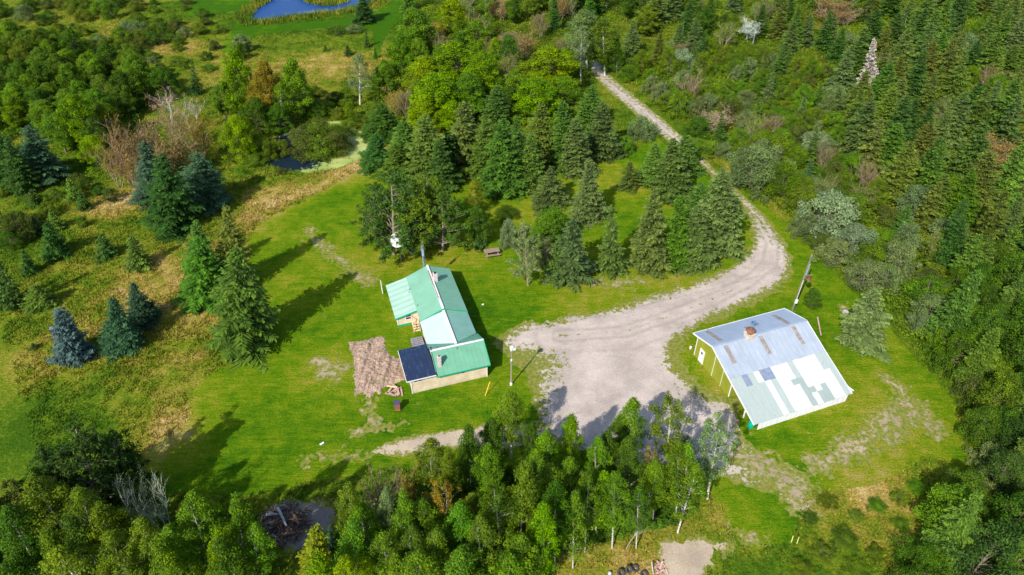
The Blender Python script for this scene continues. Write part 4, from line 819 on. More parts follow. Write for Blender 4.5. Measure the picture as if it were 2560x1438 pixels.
# picnic table
M_WOODB = simple('brown_table_wood', (.26, .18, .15), .85, .25, 5)
x, y = ground(1230, 637)
pt = tag(empty('picnic_table', (x, y, 0), math.radians(14)), 'weathered wooden picnic table in the grass before the spruces', 'picnic table')
m = MB()
for k in range(5): m.box(-1.1, 1.1, -.42 + k * .17, -.27 + k * .17, .70, .75)
m.build('tabletop', M_WOODB, pt)
for s in (-1, 1):
    m = MB(); m.box(-1.1, 1.1, s * .78 - .14, s * .78 + .14, .42, .47); m.build('bench', M_WOODB, pt)
for xx_ in (-.8, .8):
    m = MB(); m.bar((xx_, -.65, 0), (xx_, -.25, .70), .09, .05); m.bar((xx_, .65, 0), (xx_, .25, .70), .09, .05); m.bar((xx_ + .05, -.9, .40), (xx_ + .05, .9, .40), .05, .09); m.build('leg', M_WOODB, pt)

# big dish among the pines
x, y = ground(1003, 652); 
sd_ = tag(empty('satellite_dish', (x, y, 0)), 'large mottled grey-white satellite dish among the pines', 'satellite dish')
m = MB(); m.tube([(0, 0, 0), (0, 0, 3.4)], .07, 8); m.build('pole', M_GREYWOOD, sd_)
m = MB(); dirv = Vector((-.25, -.62, .74)).normalized(); e1 = dirv.cross(Vector((0, 0, 1))).normalized(); e2 = e1.cross(dirv); ctr = Vector((0, -.05, 3.65)); nr_, ns = 6, 28
for side in (0, 1):
    b0 = len(m.v)
    for i in range(nr_ + 1):
        r = 1.18 * i / nr_
        for k in range(ns): a = 6.28318 * k / ns; m.v.append(tuple(ctr + e1 * r * math.cos(a) + e2 * r * math.sin(a) + dirv * (.22 * (r / 1.18) ** 2 - .03 * side)))
    for i in range(nr_):
        for k in range(ns):
            q_ = [b0 + i * ns + k, b0 + i * ns + (k + 1) % ns, b0 + (i + 1) * ns + (k + 1) % ns, b0 + (i + 1) * ns + k]; m.f.append(q_ if side == 0 else q_[::-1]); m.m.append(0)
m.build('dish', simple('mottled_dish', (.55, .57, .58), .6, .3, 3, dirt=(.22, .22, .20)), sd_, smooth=True)
m = MB()
for a in (0.5, 2.6, 4.7): m.bar(ctr + e1 * .9 * math.cos(a) + e2 * .9 * math.sin(a) + dirv * .15, ctr + dirv * .95, .03, .03)
m.tube([ctr + dirv * .85, ctr + dirv * 1.05], .09, 8); m.build('feed_arm', M_GREYWOOD, sd_)

def stick(name, pa, pb, w, h, z0, z1, mat, label, cat):
    a, b = ground(*pa), ground(*pb); m = MB(); m.bar((a[0], a[1], z0), (b[0], b[1], z1), w, h); return tag(m.build(name, mat), label, cat)
M_YEL = simple('yellow_paint', (.72, .50, .02), .6, .15)
xa, ya = ground(1213, 990); m = MB(); m.tube([(xa, ya, 0), (xa + .55, ya + .75, 1.55)], .045, 8); tag(m.build('yellow_stake', M_YEL), 'yellow stake leaning out of the lawn by the cream wing', 'stake')
stick('plank', (968, 970), (994, 974), .2, .06, .35, .38, M_NEWWOOD, 'pale plank lying by the corner of the tilled plot', 'plank')
stick('plank', (800, 1113), (810, 1107), .22, .06, .05, .06, M_WHITE, 'short white plank lying alone on the front lawn', 'plank')
stick('board', (2052, 840), (2041, 800), .16, .05, .1, .5, M_PINK, 'faded red board leaning in the grass behind the barn', 'board')
x, y = hw(-.2, 19.0); m = MB(); m.tube([(x, y, 0), (x - .05, y, 2.2)], [.07, .06], 8); tag(m.build('fence_post', M_WHITE), 'bleached post standing behind the pale lean-to of the farmhouse', 'post')
x, y = ground(999, 994)
pl = tag(empty('scrap_heap', (x - .6, y + .9, 0)), 'small heap of broken boards beside the tilled plot', 'scrap heap')
m = MB(); rng = np.random.default_rng(15)
for k in range(14):
    a = rng.uniform(0, 3.14); c_ = rng.normal(0, .35, 2); l_ = rng.uniform(.25, .7); m.bar((c_[0] - l_ * math.cos(a), c_[1] - l_ * math.sin(a), rng.uniform(.03, .15)), (c_[0] + l_ * math.cos(a), c_[1] + l_ * math.sin(a), rng.uniform(.05, .42)), rng.uniform(.1, .25), .04)
m.build('boards', M_PINK, pl)
x, y = ground(995, 1024)
st_ = tag(empty('rusty_stove', (x, y, 0), math.radians(6)), 'rusty brown upright box with dark lid standing on the lawn', 'stove')
m = MB(); m.box(-.30, .30, -.27, .27, .32, 1.12); m.build('body', simple('rusty_brown_sheet', (.20, .085, .07), .8, .3, 4), st_)
m = MB(); m.box(-.34, .34, -.31, .31, 1.12, 1.20); m.build('lid', simple('dull_violet_lid', (.07, .06, .11), .6, .2), st_)
m = MB(); m.box(-.27, .27, -.24, .24, .06, .32); m.build('base', simple('orange_glow_rust', (.36, .12, .035), .85, .35, 4), st_)  # rusty base, the orange glow at its foot painted into the colour
for i, j in ((-1, -1), (1, -1), (1, 1), (-1, 1)): m = MB(); m.box(i * .25 - .03, i * .25 + .03, j * .22 - .03, j * .22 + .03, 0, .07); m.build('leg', M_BLACK, st_)
pa = tag(empty('pallet', (*hw(2.3, 7.8), 0), HR), 'grey pallet stack lying against the house by the dark roof', 'pallet')
for lv in range(3):
    m = MB()
    for k in range(5): m.box(-.8, .65, -.75 + k * .32, -.52 + k * .32, .13 + lv * .17, .16 + lv * .17)
    for k in range(3): m.box(-.78 + k * .66, -.68 + k * .66, -.75, .76, .02 + lv * .17, .13 + lv * .17)
    m.build('pallet_boards', M_GREYWOOD, pa)
x, y = ground(1876, 1068); tb = tag(empty('teal_barrel', (x, y, 0)), 'teal plastic barrel at the front corner of the barn lean-to', 'barrel')
m = MB(); m.tube([(0, 0, 0), (0, 0, .12), (0, 0, .45), (0, 0, .8), (0, 0, .9)], [.30, .33, .36, .33, .29], 14); m.build('drum', M_TEAL, tb); m = MB(); m.tube([(0, 0, .9), (0, 0, .94)], .22, 12); m.build('lid', M_TEAL, tb)
x, y = ground(1726, 872); m = MB(); m.tube([(x, y, 0), (x, y, .25), (x, y, .3)], [.12, .16, .17], 10); tag(m.build('bucket', M_WHITE), 'white bucket at the back corner of the green barn wall', 'bucket')
rng = np.random.default_rng(8)
def boulder(px, py, r, label, col=(.34, .32, .33)):
    x, y = ground(px, py); bm = bmesh.new(); bmesh.ops.create_icosphere(bm, subdivisions=3, radius=1)
    for v in bm.verts:
        n_ = Vector(v.co); f = 1 + .25 * (math.sin(3 * n_.x + px) * math.sin(2.6 * n_.y + 1) + .4 * math.sin(6 * n_.z + 5 * n_.x)); v.co = Vector((n_.x * r * f, n_.y * r * .8 * f, n_.z * r * .6 * f + r * .3))
    me = bpy.data.meshes.new('boulder'); bm.to_mesh(me); bm.free(); me.materials.append(simple('fieldstone', col, .9, .25, 4)); o = link('boulder', me); o.location = (x, y, 0); return tag(o, label, 'boulder')
import bmesh
boulder(2113, 782, .45, 'grey boulder beside the lone spruce on the lawn edge'); boulder(1207, 762, .16, 'small pale stone in the lawn right of the farmhouse', (.6, .6, .58)); boulder(135, 825, .5, 'dark grey boulder beside the steel blue spruce', (.13, .13, .16))
# brush pile: loose logs on a heap of sticks
M_LOG = simple('grey_log', (.20, .17, .15), .9, .35, 3); M_LOGP = simple('bleached_log', (.38, .38, .40), .85, .25, 3); M_LOGB = simple('brown_log', (.22, .12, .075), .9, .3, 3)
x, y = ground(708, 1312); m = MB(); rng = np.random.default_rng(3)
for k in range(420):
    a = rng.uniform(0, 6.28); rr = rng.uniform(0, 1) ** .6 * 2.4; c_ = (rr * math.cos(a), rr * math.sin(a) * .9); zz = max(.05, 1.25 * (1 - rr / 2.7)) * rng.uniform(.2, 1); b = rng.uniform(0, 3.14); l_ = rng.uniform(.2, .8); tz = rng.normal(0, .16)
    m.tube([(x + c_[0] - l_ * math.cos(b), y + c_[1] - l_ * math.sin(b), max(.02, zz - tz)), (x + c_[0] + l_ * math.cos(b), y + c_[1] + l_ * math.sin(b), max(.02, zz + tz))], rng.uniform(.015, .05), 4, int(rng.integers(0, 3)), False)
tag(m.build('brush_pile', [M_LOG, M_LOGB, simple('charred_wood', (.03, .028, .028), .9, .3)]), 'heap of grey and charred sticks on the burn ground', 'brush pile', 'stuff')
LOGS = [((668, 1300), (700, 1296), .9, 'bleached log lying across the back of the brush pile', 'P'), ((700, 1285), (722, 1330), 1.15, 'longest pale log slanting down the brush pile', 'P'), ((675, 1320), (715, 1312), .8, 'grey log on the left flank of the brush pile', 'G'), ((735, 1290), (752, 1318), .7, 'brown log on the right side of the brush pile', 'B'), ((715, 1345), (752, 1335), .5, 'brown log at the near foot of the brush pile', 'B'), ((680, 1345), (705, 1350), .35, 'grey log at the near left foot of the brush pile', 'G'), ((735, 1310), (770, 1302), .5, 'brown log jutting out towards the bare ground', 'B'), ((700, 1275), (730, 1278), .8, 'grey log along the far edge of the brush pile', 'G')]
for pa_, pb_, z, lb, kd in LOGS:
    a, b = ground(*pa_), ground(*pb_); m = MB(); s = .93
    m.tube([(a[0] * s + x * (1 - s), a[1] * s + y * (1 - s), z), ((a[0] + b[0]) / 2, (a[1] + b[1]) / 2, z + .04), (b[0] * s + x * (1 - s), b[1] * s + y * (1 - s), max(.1, z - .25))], [.13, .12, .09], 8)
    tag(m.build('log', {'P': M_LOGP, 'G': M_LOG, 'B': M_LOGB}[kd]), lb, 'log', None, 'logs on the brush pile')
# old tyres and bits at the near edge
M_TYRE = simple('old_rubber', (.045, .046, .05), .85, .3, 4)
for px, py, tilt, lb in ((1571, 1428, .9, 'old tyre leaning upright in the weeds, ringed in pale dust'), (1588, 1423, .15, 'black tyre lying behind the upright tyre'), (1552, 1436, .5, 'grey tyre tilted at the near edge of the weeds'), (1610, 1438, .2, 'half-buried tyre right of the other tyres')):
    xx_, yy_ = ground(px, py); m = MB(); R0, r0, na, nb_ = .27, .10, 20, 8
    for i in range(na):
        for k in range(nb_): a = 6.28318 * i / na; b = 6.28318 * k / nb_; m.v.append(((R0 + r0 * math.cos(b)) * math.cos(a), (R0 + r0 * math.cos(b)) * math.sin(a), r0 * 1.1 * math.sin(b)))
    for i in range(na):
        for k in range(nb_): m.f.append([i * nb_ + k, ((i + 1) % na) * nb_ + k, ((i + 1) % na) * nb_ + (k + 1) % nb_, i * nb_ + (k + 1) % nb_]); m.m.append(0)
    o = m.build('tyre', M_TYRE, smooth=True); o.location = (xx_, yy_, .1 + .25 * math.sin(tilt)); o.rotation_euler = (tilt, 0, .4); tag(o, lb, 'tyre', None, 'old tyres dumped in the weeds')
xx_, yy_ = ground(1524, 1437); m = MB(); m.tube([(xx_, yy_, 0), (xx_, yy_, .3), (xx_, yy_, .36)], [.13, .15, .1], 10); tag(m.build('canister', simple('blue_and_white_can', (.45, .5, .6), .5, .3, 4)), 'pale blue canister lying left of the tyres', 'canister')
stick('pale_rail', (1627, 1413), (1633, 1438), .09, .07, .5, .1, M_LOGP, 'bleached rail lying beside the sandy patch', 'rail'); stick('yellow_rail', (1658, 1412), (1670, 1438), .07, .06, .12, .1, M_NEWWOOD, 'yellowish rail lying in the sandy patch', 'rail')
m = MB(); rng = np.random.default_rng(35); xx_, yy_ = ground(1648, 1424)
for k in range(9): a = rng.uniform(0, 3.14); c_ = rng.normal(0, .22, 2); m.bar((xx_ + c_[0] - .4 * math.cos(a), yy_ + c_[1] - .4 * math.sin(a), .05), (xx_ + c_[0] + .4 * math.cos(a), yy_ + c_[1] + .4 * math.sin(a), rng.uniform(.08, .4)), .18, .03)
tag(m.build('broken_crate', M_PINK), 'broken reddish crate by the sandy patch', 'crate')
for px, py, px2, py2, lb in ((1985, 1345, 1978, 1356, 'left one of the yellow-green stakes in the weeds'), (1998, 1348, 1992, 1359, 'right one of the yellow-green stakes in the weeds')):
    a = ground(px2, py2); m = MB(); m.bar((a[0], a[1], 0), (a[0] + .1, a[1] + .25, .7), .06, .06); tag(m.build('marker_stake', simple('pale_lime_stake', (.45, .5, .12), .8)), lb, 'stake')
# ------------------------------------------------------------------ the trees one can tell apart, read off the photograph: kind, tip, foot, width, colour
T = []
def tr(kind, tx, ty, bx, by, w, tint, label=None, var=None): T.append((kind, tx, ty, bx, by, w, tint, label, var))
# spruces and pines behind the farmhouse
for r in ((956,259,956,340,78,'dark'),(942,334,940,418,64,'dark'),(1063,289,1070,450,104,'mid'),(989,359,991,445,70,'mid'),(1162,257,1160,416,102,'grey'),(1244,214,1237,322,66,'mid'),(1260,299,1258,472,104,'green'),(1292,289,1290,405,54,'mid'),(1355,257,1350,408,80,'olive'),(1329,331,1325,468,76,'mid'),
          (1406,253,1415,416,72,'mid'),(1483,211,1466,322,66,'mid'),(1508,257,1501,390,86,'grey'),(1473,394,1470,546,74,'grey'),(1638,355,1628,460,60,'mid'),(1684,348,1680,488,90,'olive'),(1712,338,1715,424,62,'mid'),(1635,475,1622,664,92,'grey'),(1700,486,1694,655,84,'green'),(1805,420,1790,618,104,'grey'),(1752,455,1745,588,80,'mid'),(1180,330,1178,420,60,'dark'),(1120,330,1120,430,64,'dark')): tr('spruce', *r)
for r in ((1380,419,1378,512,80,'grey'),(1529,517,1529,676,72,'grey'),(1431,545,1420,694,108,'grey'),(1575,405,1573,468,54,'olive'),(1395,600,1400,690,70,'mid')): tr('ragged', *r)
tr('broadpine',985,428,985,636,176,'mid'); tr('broadpine',1042,462,1030,632,150,'moss'); tr('broadpine',1108,488,1107,628,140,'mid'); tr('broadpine',935,462,945,612,128,'mid'); tr('broadpine',1070,440,1074,596,120,'moss'); tr('pine',1310,556,1320,714,96,'sage','thin pale pine with a bare trunk at the lawn edge right of the picnic table'); tr('pine',1360,600,1372,690,60,'sage')
tr('maple',1383,517,1383,612,104,'leaf','rounded bright broadleaf tree among the grey-green spruces by the lawn'); tr('maple',1192,512,1188,616,78,'deep','dark rounded tree at the lawn edge left of the picnic table'); tr('willow',1272,545,1270,618,58,'silver','silvery bush right of the picnic table'); tr('birch',1186,447,1186,540,58,'yellow','yellow-green feathery tree in the middle of the spruce group'); tr('willow',1262,515,1266,545,64,'deep','low dark bush in the clearing among the spruces')
tr('young',1200,560,1200,620,34,'dark'); tr('willow',1600,290,1605,345,90,'sage','rank pale weeds beside the drive below the spruces'); tr('willow',1562,340,1560,385,60,'leaf')
# left of the farmhouse
for r in ((385,352,388,500,88,'blue'),(422,385,436,572,118,'dark'),(496,383,512,512,118,'blue'),(563,517,590,720,100,'olive'),(506,552,508,690,76,'mid'),(91,313,110,450,112,'blue'),(30,334,34,462,100,'dark')): tr('spruce', *r)
tr('spruce',527,590,520,748,118,'green','rich green dense spruce standing left of the tallest spruce by the lawn'); tr('spruce',587,619,612,864,160,'mid','tallest spruce of the left lawn edge, casting its shadow across the lawn')
tr('blue',153,768,190,895,92,'steel','steel blue spruce standing farthest out in the left meadow',0); tr('blue',278,749,310,870,98,'blue','middle one of the blue spruces in the dry meadow',1); tr('blue',330,712,362,806,80,'blue','blue spruce right behind the middle blue spruce',1)
for r in ((123,559,143,640,74,'dark'),(70,629,76,684,44,'dark'),(253,587,268,642,60,'dark'),(327,590,348,668,72,'mid'),(28,650,42,770,64,'dark'),(95,714,104,766,76,'mid'),(6,680,18,760,60,'dark')): tr('young', *r)
tr('young',84,858,86,872,22,'dark','tiny spruce seedling in the meadow left of the steel blue spruce')
for r in ((53,527,56,600,84,'olive'),(207,541,208,566,36,'moss'),(30,575,32,620,60,'deep'),(120,505,122,540,60,'moss')): tr('willow', *r)
# trees round the duckweed pond
tr('maple',594,118,600,300,88,'bright','tall bright tree standing left of the golden-topped tree',3); tr('maple',661,150,668,312,86,'gold','golden-topped broadleaf tree between two green ones',3); tr('maple',731,146,735,305,96,'leaf',None,3); tr('maple',590,283,600,398,92,'bright','bright green egg-shaped tree beside the duckweed pond',0); tr('maple',640,240,645,340,80,'deep'); tr('maple',690,260,700,335,70,'deep'); tr('maple',560,200,565,300,70,'leaf')
tr('airy',712,200,706,318,46,'leaf'); tr('ragged',489,151,490,236,38,'dark'); tr('maple',408,165,412,245,80,'deep')
tr('deadtree',404,217,430,335,76,'tan','bare pinkish-white tree standing among brown alders'); tr('deadtree',466,232,480,330,60,'tan','bare brown tree right of the pinkish-white bare one')
for r in ((330,300,328,460,100,'rust'),(300,360,300,470,84,'rust'),(372,300,376,440,90,'brown'),(425,327,424,450,100,'rust'),(470,335,474,430,84,'brown'),(505,280,508,400,64,'gold'),(445,270,450,380,80,'brown'),(345,360,345,480,90,'rust')): tr('alder', *r)
for r in ((207,230,212,372,106,'bright'),(240,338,244,414,86,'bright'),(160,280,165,380,90,'leaf'),(120,250,125,330,90,'leaf')): tr('maple', *r)
isl = ground(795, 385)
for k, (px, py, w) in enumerate(((765,388,96),(805,392,110),(842,380,92),(795,362,120),(757,366,90),(838,358,80),(800,345,90))): tr('willow', px, py - 48, px, py, w, ('olive', 'moss')[k % 2])
tr('willow',700,348,700,384,70,'moss'); tr('willow',648,335,648,385,76,'leaf'); tr('willow',672,352,672,398,50,'moss'); tr('willow',640,385,640,412,60,'moss'); tr('willow',860,302,870,330,60,'leaf'); tr('willow',700,420,702,432,34,'olive')
# round the blue pond
tr('spruce',906,-22,912,56,46,'dark','dark spruce standing on the mown path by the blue pond'); tr('maple',601,86,604,130,54,'sage','grey-green rounded tree at the mown path'); tr('willow',602,104,600,150,44,'deep')
for r in ((915,77,918,118,20,'dark'),(812,112,814,128,18,'mid'),(868,112,871,139,26,'dark'),(990,118,992,140,18,'dark'),(937,118,940,146,14,'dark')): tr('young', *r)
for r in ((840,62,842,84,70,'moss'),(880,62,884,82,50,'sage'),(495,55,497,86,48,'moss'),(345,30,346,52,44,'deep'),(180,58,184,72,24,'dark'),(430,85,432,104,60,'moss'),(410,65,413,92,50,'deep'),(380,130,383,146,44,'moss'),(440,140,444,160,60,'moss'),(520,160,522,176,50,'leaf'),(465,160,468,172,20,'deep')): tr('willow', *r)
tr('airy',896,132,900,262,76,'sage','slender pale birch standing alone in the meadow above the duckweed pond',1)
# bright stand above the spruces
for r in ((1037,20,1038,140,112,'leaf'),(1139,100,1140,236,150,'bright'),(1205,128,1208,262,110,'bright'),(1088,186,1090,316,150,'bright'),(1058,138,1060,256,100,'lime'),(1378,114,1380,236,158,'lime'),(1340,196,1342,310,140,'bright'),(1005,82,1006,182,92,'leaf'),(1132,-4,1134,90,90,'bright'),(1192,50,1194,140,92,'leaf'),(1170,180,1172,300,110,'leaf'),(1060,236,1062,330,90,'lime'),(1130,250,1132,330,90,'bright'),(1290,170,1292,270,80,'leaf'),(1410,190,1412,270,90,'leaf'),(1270,86,1274,186,66,'green')): tr('maple', *r)
tr('birch',1459,20,1468,178,124,'sage','tallest pale aspen beside the drive where it enters the woods',0); tr('birch',1507,44,1512,190,96,'moss'); tr('airy',1448,62,1452,214,60,'sage','white-stemmed birch leaning beside the drive opening'); tr('birch',1540,90,1542,190,60,'leaf')
for r in ((990,214,992,292,64,'gold'),(1015,225,1018,300,50,'brown'),(1262,132,1264,236,74,'olive'),(1255,80,1256,150,60,'tan'),(1310,70,1312,150,70,'rust'),(1225,90,1228,150,60,'brown'),(1200,40,1202,110,50,'tan')): tr('alder', *r)
# right-hand woods: the ones that stand out
tr('silver',1872,44,1876,112,68,'white','silver-white dead tree spreading its bare limbs in the woods'); tr('snag',2178,94,2162,242,48,'ash','leaning ash grey dead spruce spire in the right-hand woods')
tr('alder',2092,-4,2080,66,92,'rust','largest rusty bare alder at the upper edge of the woods'); tr('alder',2125,20,2112,70,56,'tan'); tr('alder',2060,40,2066,96,40,'rust'); tr('alder',2490,338,2466,450,100,'rust','rusty brown alder deep in the right-hand woods'); tr('alder',1728,182,1730,256,76,'brown'); tr('alder',2545,205,2545,270,60,'rust'); tr('alder',1790,275,1792,330,80,'tan')
tr('ragged',2193,722,2152,856,112,'sage','lone ragged spruce on the lawn edge right of the barn',1); tr('maple',2031,722,2029,768,48,'deep','small round dark bush on the lawn behind the barn',2)
tr('willow',2064,474,2066,588,150,'silver','biggest silvery willow, a rounded dome beside the drive bend')
for r in ((1872,368,1876,470,150,'sage'),(1950,400,1954,490,100,'leaf'),(2000,530,2004,590,80,'sage'),(2085,600,2082,660,100,'sage'),(2130,560,2128,640,110,'silver'),(2270,555,2262,625,80,'sage'),(2250,600,2240,690,110,'sage'),(2160,650,2155,720,100,'sage'),(1740,350,1742,390,90,'leaf'),(1940,330,1944,400,110,'moss'),(1700,120,1704,180,90,'silver'),(1900,350,1904,420,120,'sage'),(2030,330,2034,390,110,'silver'),(2080,210,2084,270,80,'sage')): tr('willow', *r)
# front row of birches
for r in ((1274,970,1279,1148,96,'leaf'),(1172,1056,1176,1222,92,'leaf'),(1077,1098,1084,1264,108,'moss'),(1218,1102,1222,1276,88,'leaf'),(1366,1084,1362,1268,92,'leaf'),(1429,1031,1422,1206,96,'bright'),(1584,1000,1570,1166,92,'leaf'),(1496,1084,1488,1290,82,'leaf'),(1517,1071,1508,1262,82,'leaf'),(1574,1092,1564,1290,92,'leaf'),(1317,1165,1297,1440,124,'leaf'),(1236,1180,1258,1440,112,'leaf'),(1425,1137,1420,1330,96,'leaf'),(870,1203,884,1400,84,'moss'),(1007,1232,1012,1430,96,'leaf'),(880,1306,890,1480,122,'leaf'),(965,1214,972,1392,58,'sage'),(1390,1200,1386,1420,100,'leaf'),(1150,1260,1160,1440,110,'leaf'),(1470,1190,1462,1380,96,'leaf'),(1540,1180,1530,1370,96,'leaf'),(1700,1110,1690,1300,96,'leaf'),(1640,1150,1632,1310,90,'leaf'),(1600,1210,1590,1372,80,'leaf'),(1120,1120,1126,1290,80,'moss')): tr('birch', *r)
for r in ((1678,990,1664,1186,112,'moss'),(1797,1052,1768,1250,100,'sage'),(1723,1112,1702,1300,96,'leaf'),(1745,1165,1694,1332,90,'leaf')): tr('airy', *r)
tr('airy',1102,1203,1128,1366,92,'gold','golden-leaved birch with a bare white lower trunk'); tr('airy',1628,1115,1622,1250,54,'gold'); tr('deadtree',1622,1252,1564,1374,40,'tan','leaning bare white birch stem at the edge of the birch row'); tr('alder',947,1165,950,1330,96,'tan','pale leafless thicket tree in front of the dirt track'); tr('alder',1012,1165,1012,1310,62,'gold'); tr('spruce',786,1320,796,1462,96,'yellow','yellow-green spruce at the near edge beside the brush pile'); tr('spruce',824,1314,828,1370,26,'blue'); tr('maple',1228,1052,1236,1180,80,'deep'); tr('maple',1330,1062,1330,1190,60,'deep'); tr('maple',1555,1040,1545,1150,70,'deep')
# dark pines and aspens at the near left
tr('broadpine',230,1062,262,1268,236,'dark','broadest dark pine at the near left, shading the lawn',0); tr('pine',140,1112,176,1290,110,'dark',None,2); tr('broadpine',302,1096,326,1258,140,'dark'); tr('pine',110,1180,150,1340,120,'deep'); tr('pine',330,1140,345,1270,80,'dark'); tr('pine',60,1200,100,1350,110,'olive')
tr('barebirch',322,1183,345,1330,96,'sage','bare white-limbed birch left of the other leafless birch'); tr('barebirch',415,1180,428,1345,104,'sage','bare spreading white-limbed birch before the dark pine shadow')
for r in ((510,1217,530,1440,120,'leaf'),(598,1240,618,1440,116,'leaf'),(232,1217,268,1420,110,'moss'),(560,1330,575,1500,110,'leaf'),(640,1310,656,1470,96,'leaf'),(380,1290,405,1470,110,'moss'),(450,1300,470,1480,110,'leaf'),(150,1320,195,1500,120,'leaf'),(300,1330,330,1500,120,'moss'),(60,1260,110,1450,120,'deep')): tr('birch', *r)
for r in ((1215,300,1215,440,84,'mid'),(1310,330,1308,450,72,'mid'),(1440,300,1440,432,74,'grey'),(1745,520,1736,662,84,'grey'),(1010,300,1012,420,80,'mid'),(1100,350,1102,470,84,'dark')): tr('spruce', *r)
for r in ((1360,1250,1355,1470,100,'leaf'),(1440,1232,1432,1420,92,'leaf'),(1200,1290,1215,1500,104,'leaf'),(1090,1330,1100,1500,100,'moss'),(960,1330,975,1500,104,'leaf'),(1030,1312,1040,1490,90,'deep')): tr('birch', *r)
for r in T: by_pixel(*r)

# ------------------------------------------------------------------ woods and thickets: planted at random inside their outlines
BLOCK = [sd for sd in (LAWN, DRIVE, POND, DEBRIS, SAND)]
KEEP = [G(p) for p in ([(1640,1360),(1400,1400),(1360,1440),(1900,1440),(1900,1390)],)]
GX = {}
def near(x, y, r):
    i, j = int(x // 4), int(y // 4)
    for a in (-1, 0, 1):
        for b in (-1, 0, 1):
            for (X_, Y_, R2) in GX.get((i + a, j + b), ()):
                if (X_ - x) ** 2 + (Y_ - y) ** 2 < (r + R2) ** 2: return True
    return False
def mark(x, y, r): GX.setdefault((int(x // 4), int(y // 4)), []).append((x, y, r))
for d in TREES: mark(d['x'], d['y'], min(1.9, .5 * d['r']))
def fill(poly, n, mixk, close=.55, inset=.4, seed=1, far=1.0):
    rng = np.random.default_rng(seed); P = G(poly); xs = [p[0] for p in P]; ys = [p[1] for p in P]; tot = sum(m[0] for m in mixk); got = 0
    X_ = rng.uniform(min(xs), max(xs), n * 30); Y_ = rng.uniform(min(ys), max(ys), n * 30)
    ok = sdist(X_, Y_, P) > 0
    for b in BLOCK: ok &= sdist(X_, Y_, b) < -inset
    for x, y in zip(X_[ok], Y_[ok]):
        if got >= n: break
        u = rng.uniform(0, tot); k = 0
        while u > mixk[k][0]: u -= mixk[k][0]; k += 1
        _, kind, (h0, h1), (r0, r1), tints = mixk[k]; s = rng.uniform(0, 1); h = h0 + (h1 - h0) * s; r = (r0 + (r1 - r0) * s) * rng.uniform(.9, 1.1)
        px, py, d = project(x, y, h * .6)
        if not (-30 - r * F / d < px < 2590 + r * F / d and -40 - h * 10 < py < 1470 + h * 12): continue
        if near(x, y, r * close): continue
        mark(x, y, min(1.95, r * close)); got += 1
        if near(x, y, -5): pass
        plant(kind, x, y, h, r, tints[rng.integers(len(tints))], None, (rng.normal(0, .025) - .10 * (px - 1280) / 1280 * max(0, min(1, (1000 - py) / 600)), rng.normal(0, .025)))
    return got
SH = ['moss', 'moss', 'sage', 'leaf', 'leaf', 'moss', 'moss', 'sage', 'deep', 'leaf', 'olive']
SP = ['dark', 'mid', 'mid', 'grey', 'olive', 'mid', 'grey', 'olive']
cnt = {}
cnt['spruce wood'] = fill([(2080,60),(2140,-60),(2700,-60),(2640,720),(2440,700),(2330,640),(2230,540),(2130,420),(2090,260)], 215, [(6, 'spruce', (7, 11.5), (2.5, 3.5), SP), (3, 'ragged', (7.5, 11.5), (2.4, 3.3), SP), (1.6, 'willow', (2.5, 4.4), (2.2, 3.2), SH), (1, 'thicket', (4.5, 7), (2.2, 3), ['moss', 'leaf', 'sage']), (.35, 'alder', (5, 7), (2, 2.6), ['brown', 'olive', 'olive'])], .47, 1, 11)
cnt['upper wood'] = fill([(1545,0),(1560,-60),(2140,-60),(2085,60),(2075,190),(1900,150),(1780,140),(1640,170),(1575,150)], 100, [(4, 'spruce', (7, 10.5), (2.1, 2.9), SP), (1.2, 'alder', (5, 7.5), (2, 2.8), ['brown', 'olive', 'moss']), (2.4, 'willow', (2.5, 4.5), (1.9, 2.7), SH), (1, 'maple', (6, 8), (2.2, 3), ['moss', 'deep'])], .5, 1, 12)
cnt['shrubs'] = fill([(1548,170),(1640,165),(1780,140),(1900,150),(2080,200),(2100,320),(2120,440),(2230,560),(2330,660),(2360,760),(2300,860),(2180,780),(2080,660),(1960,530),(1840,420),(1740,345),(1640,255),(1540,185)], 150, [(8, 'willow', (2.2, 4.4), (2.1, 3.3), SH), (3, 'thicket', (4, 6), (1.8, 2.6), ['moss', 'leaf', 'sage']), (.8, 'ragged', (5, 8), (1.5, 2), SP), (.6, 'alder', (4, 6), (1.8, 2.4), ['brown', 'olive', 'moss'])], .44, .7, 13)
cnt['right thicket'] = fill([(2340,640),(2640,560),(2700,1500),(2250,1500),(2290,1370),(2360,1250),(2440,1180),(2420,1060),(2400,980),(2320,880),(2280,800)], 118, [(6, 'thicket', (5, 8.5), (2.0, 3.0), ['deep', 'deep', 'moss', 'dark', 'leaf']), (3, 'willow', (3, 4.5), (2, 2.8), ['moss', 'deep', 'sage', 'olive']), (2, 'spruce', (8, 11), (2, 2.6), ['dark', 'mid', 'mid'])], .5, .5, 14)
cnt['weed bushes'] = fill([(2010,1250),(2090,1235),(2200,1200),(2330,1170),(2330,1290),(2260,1460),(1860,1470),(1850,1400),(1960,1370)], 13, [(3, 'willow', (.5, 1.1), (.9, 1.5), ['moss', 'leaf', 'moss', 'leaf', 'deep'])], 1.1, .5, 15)
cnt['back stand'] = fill([(1010,30),(1060,-60),(1560,-60),(1540,60),(1420,60),(1400,110),(1290,120),(1180,60),(1120,40)], 62, [(3, 'alder', (5, 8), (2, 2.8), ['brown', 'tan', 'rust', 'olive']), (3, 'spruce', (8, 12), (1.7, 2.4), ['mid', 'green', 'dark']), (2, 'maple', (7, 9), (2.4, 3.2), ['leaf', 'moss', 'bright']), (1, 'birch', (9, 12), (2, 2.6), ['moss', 'leaf', 'sage'])], .55, 1, 16)
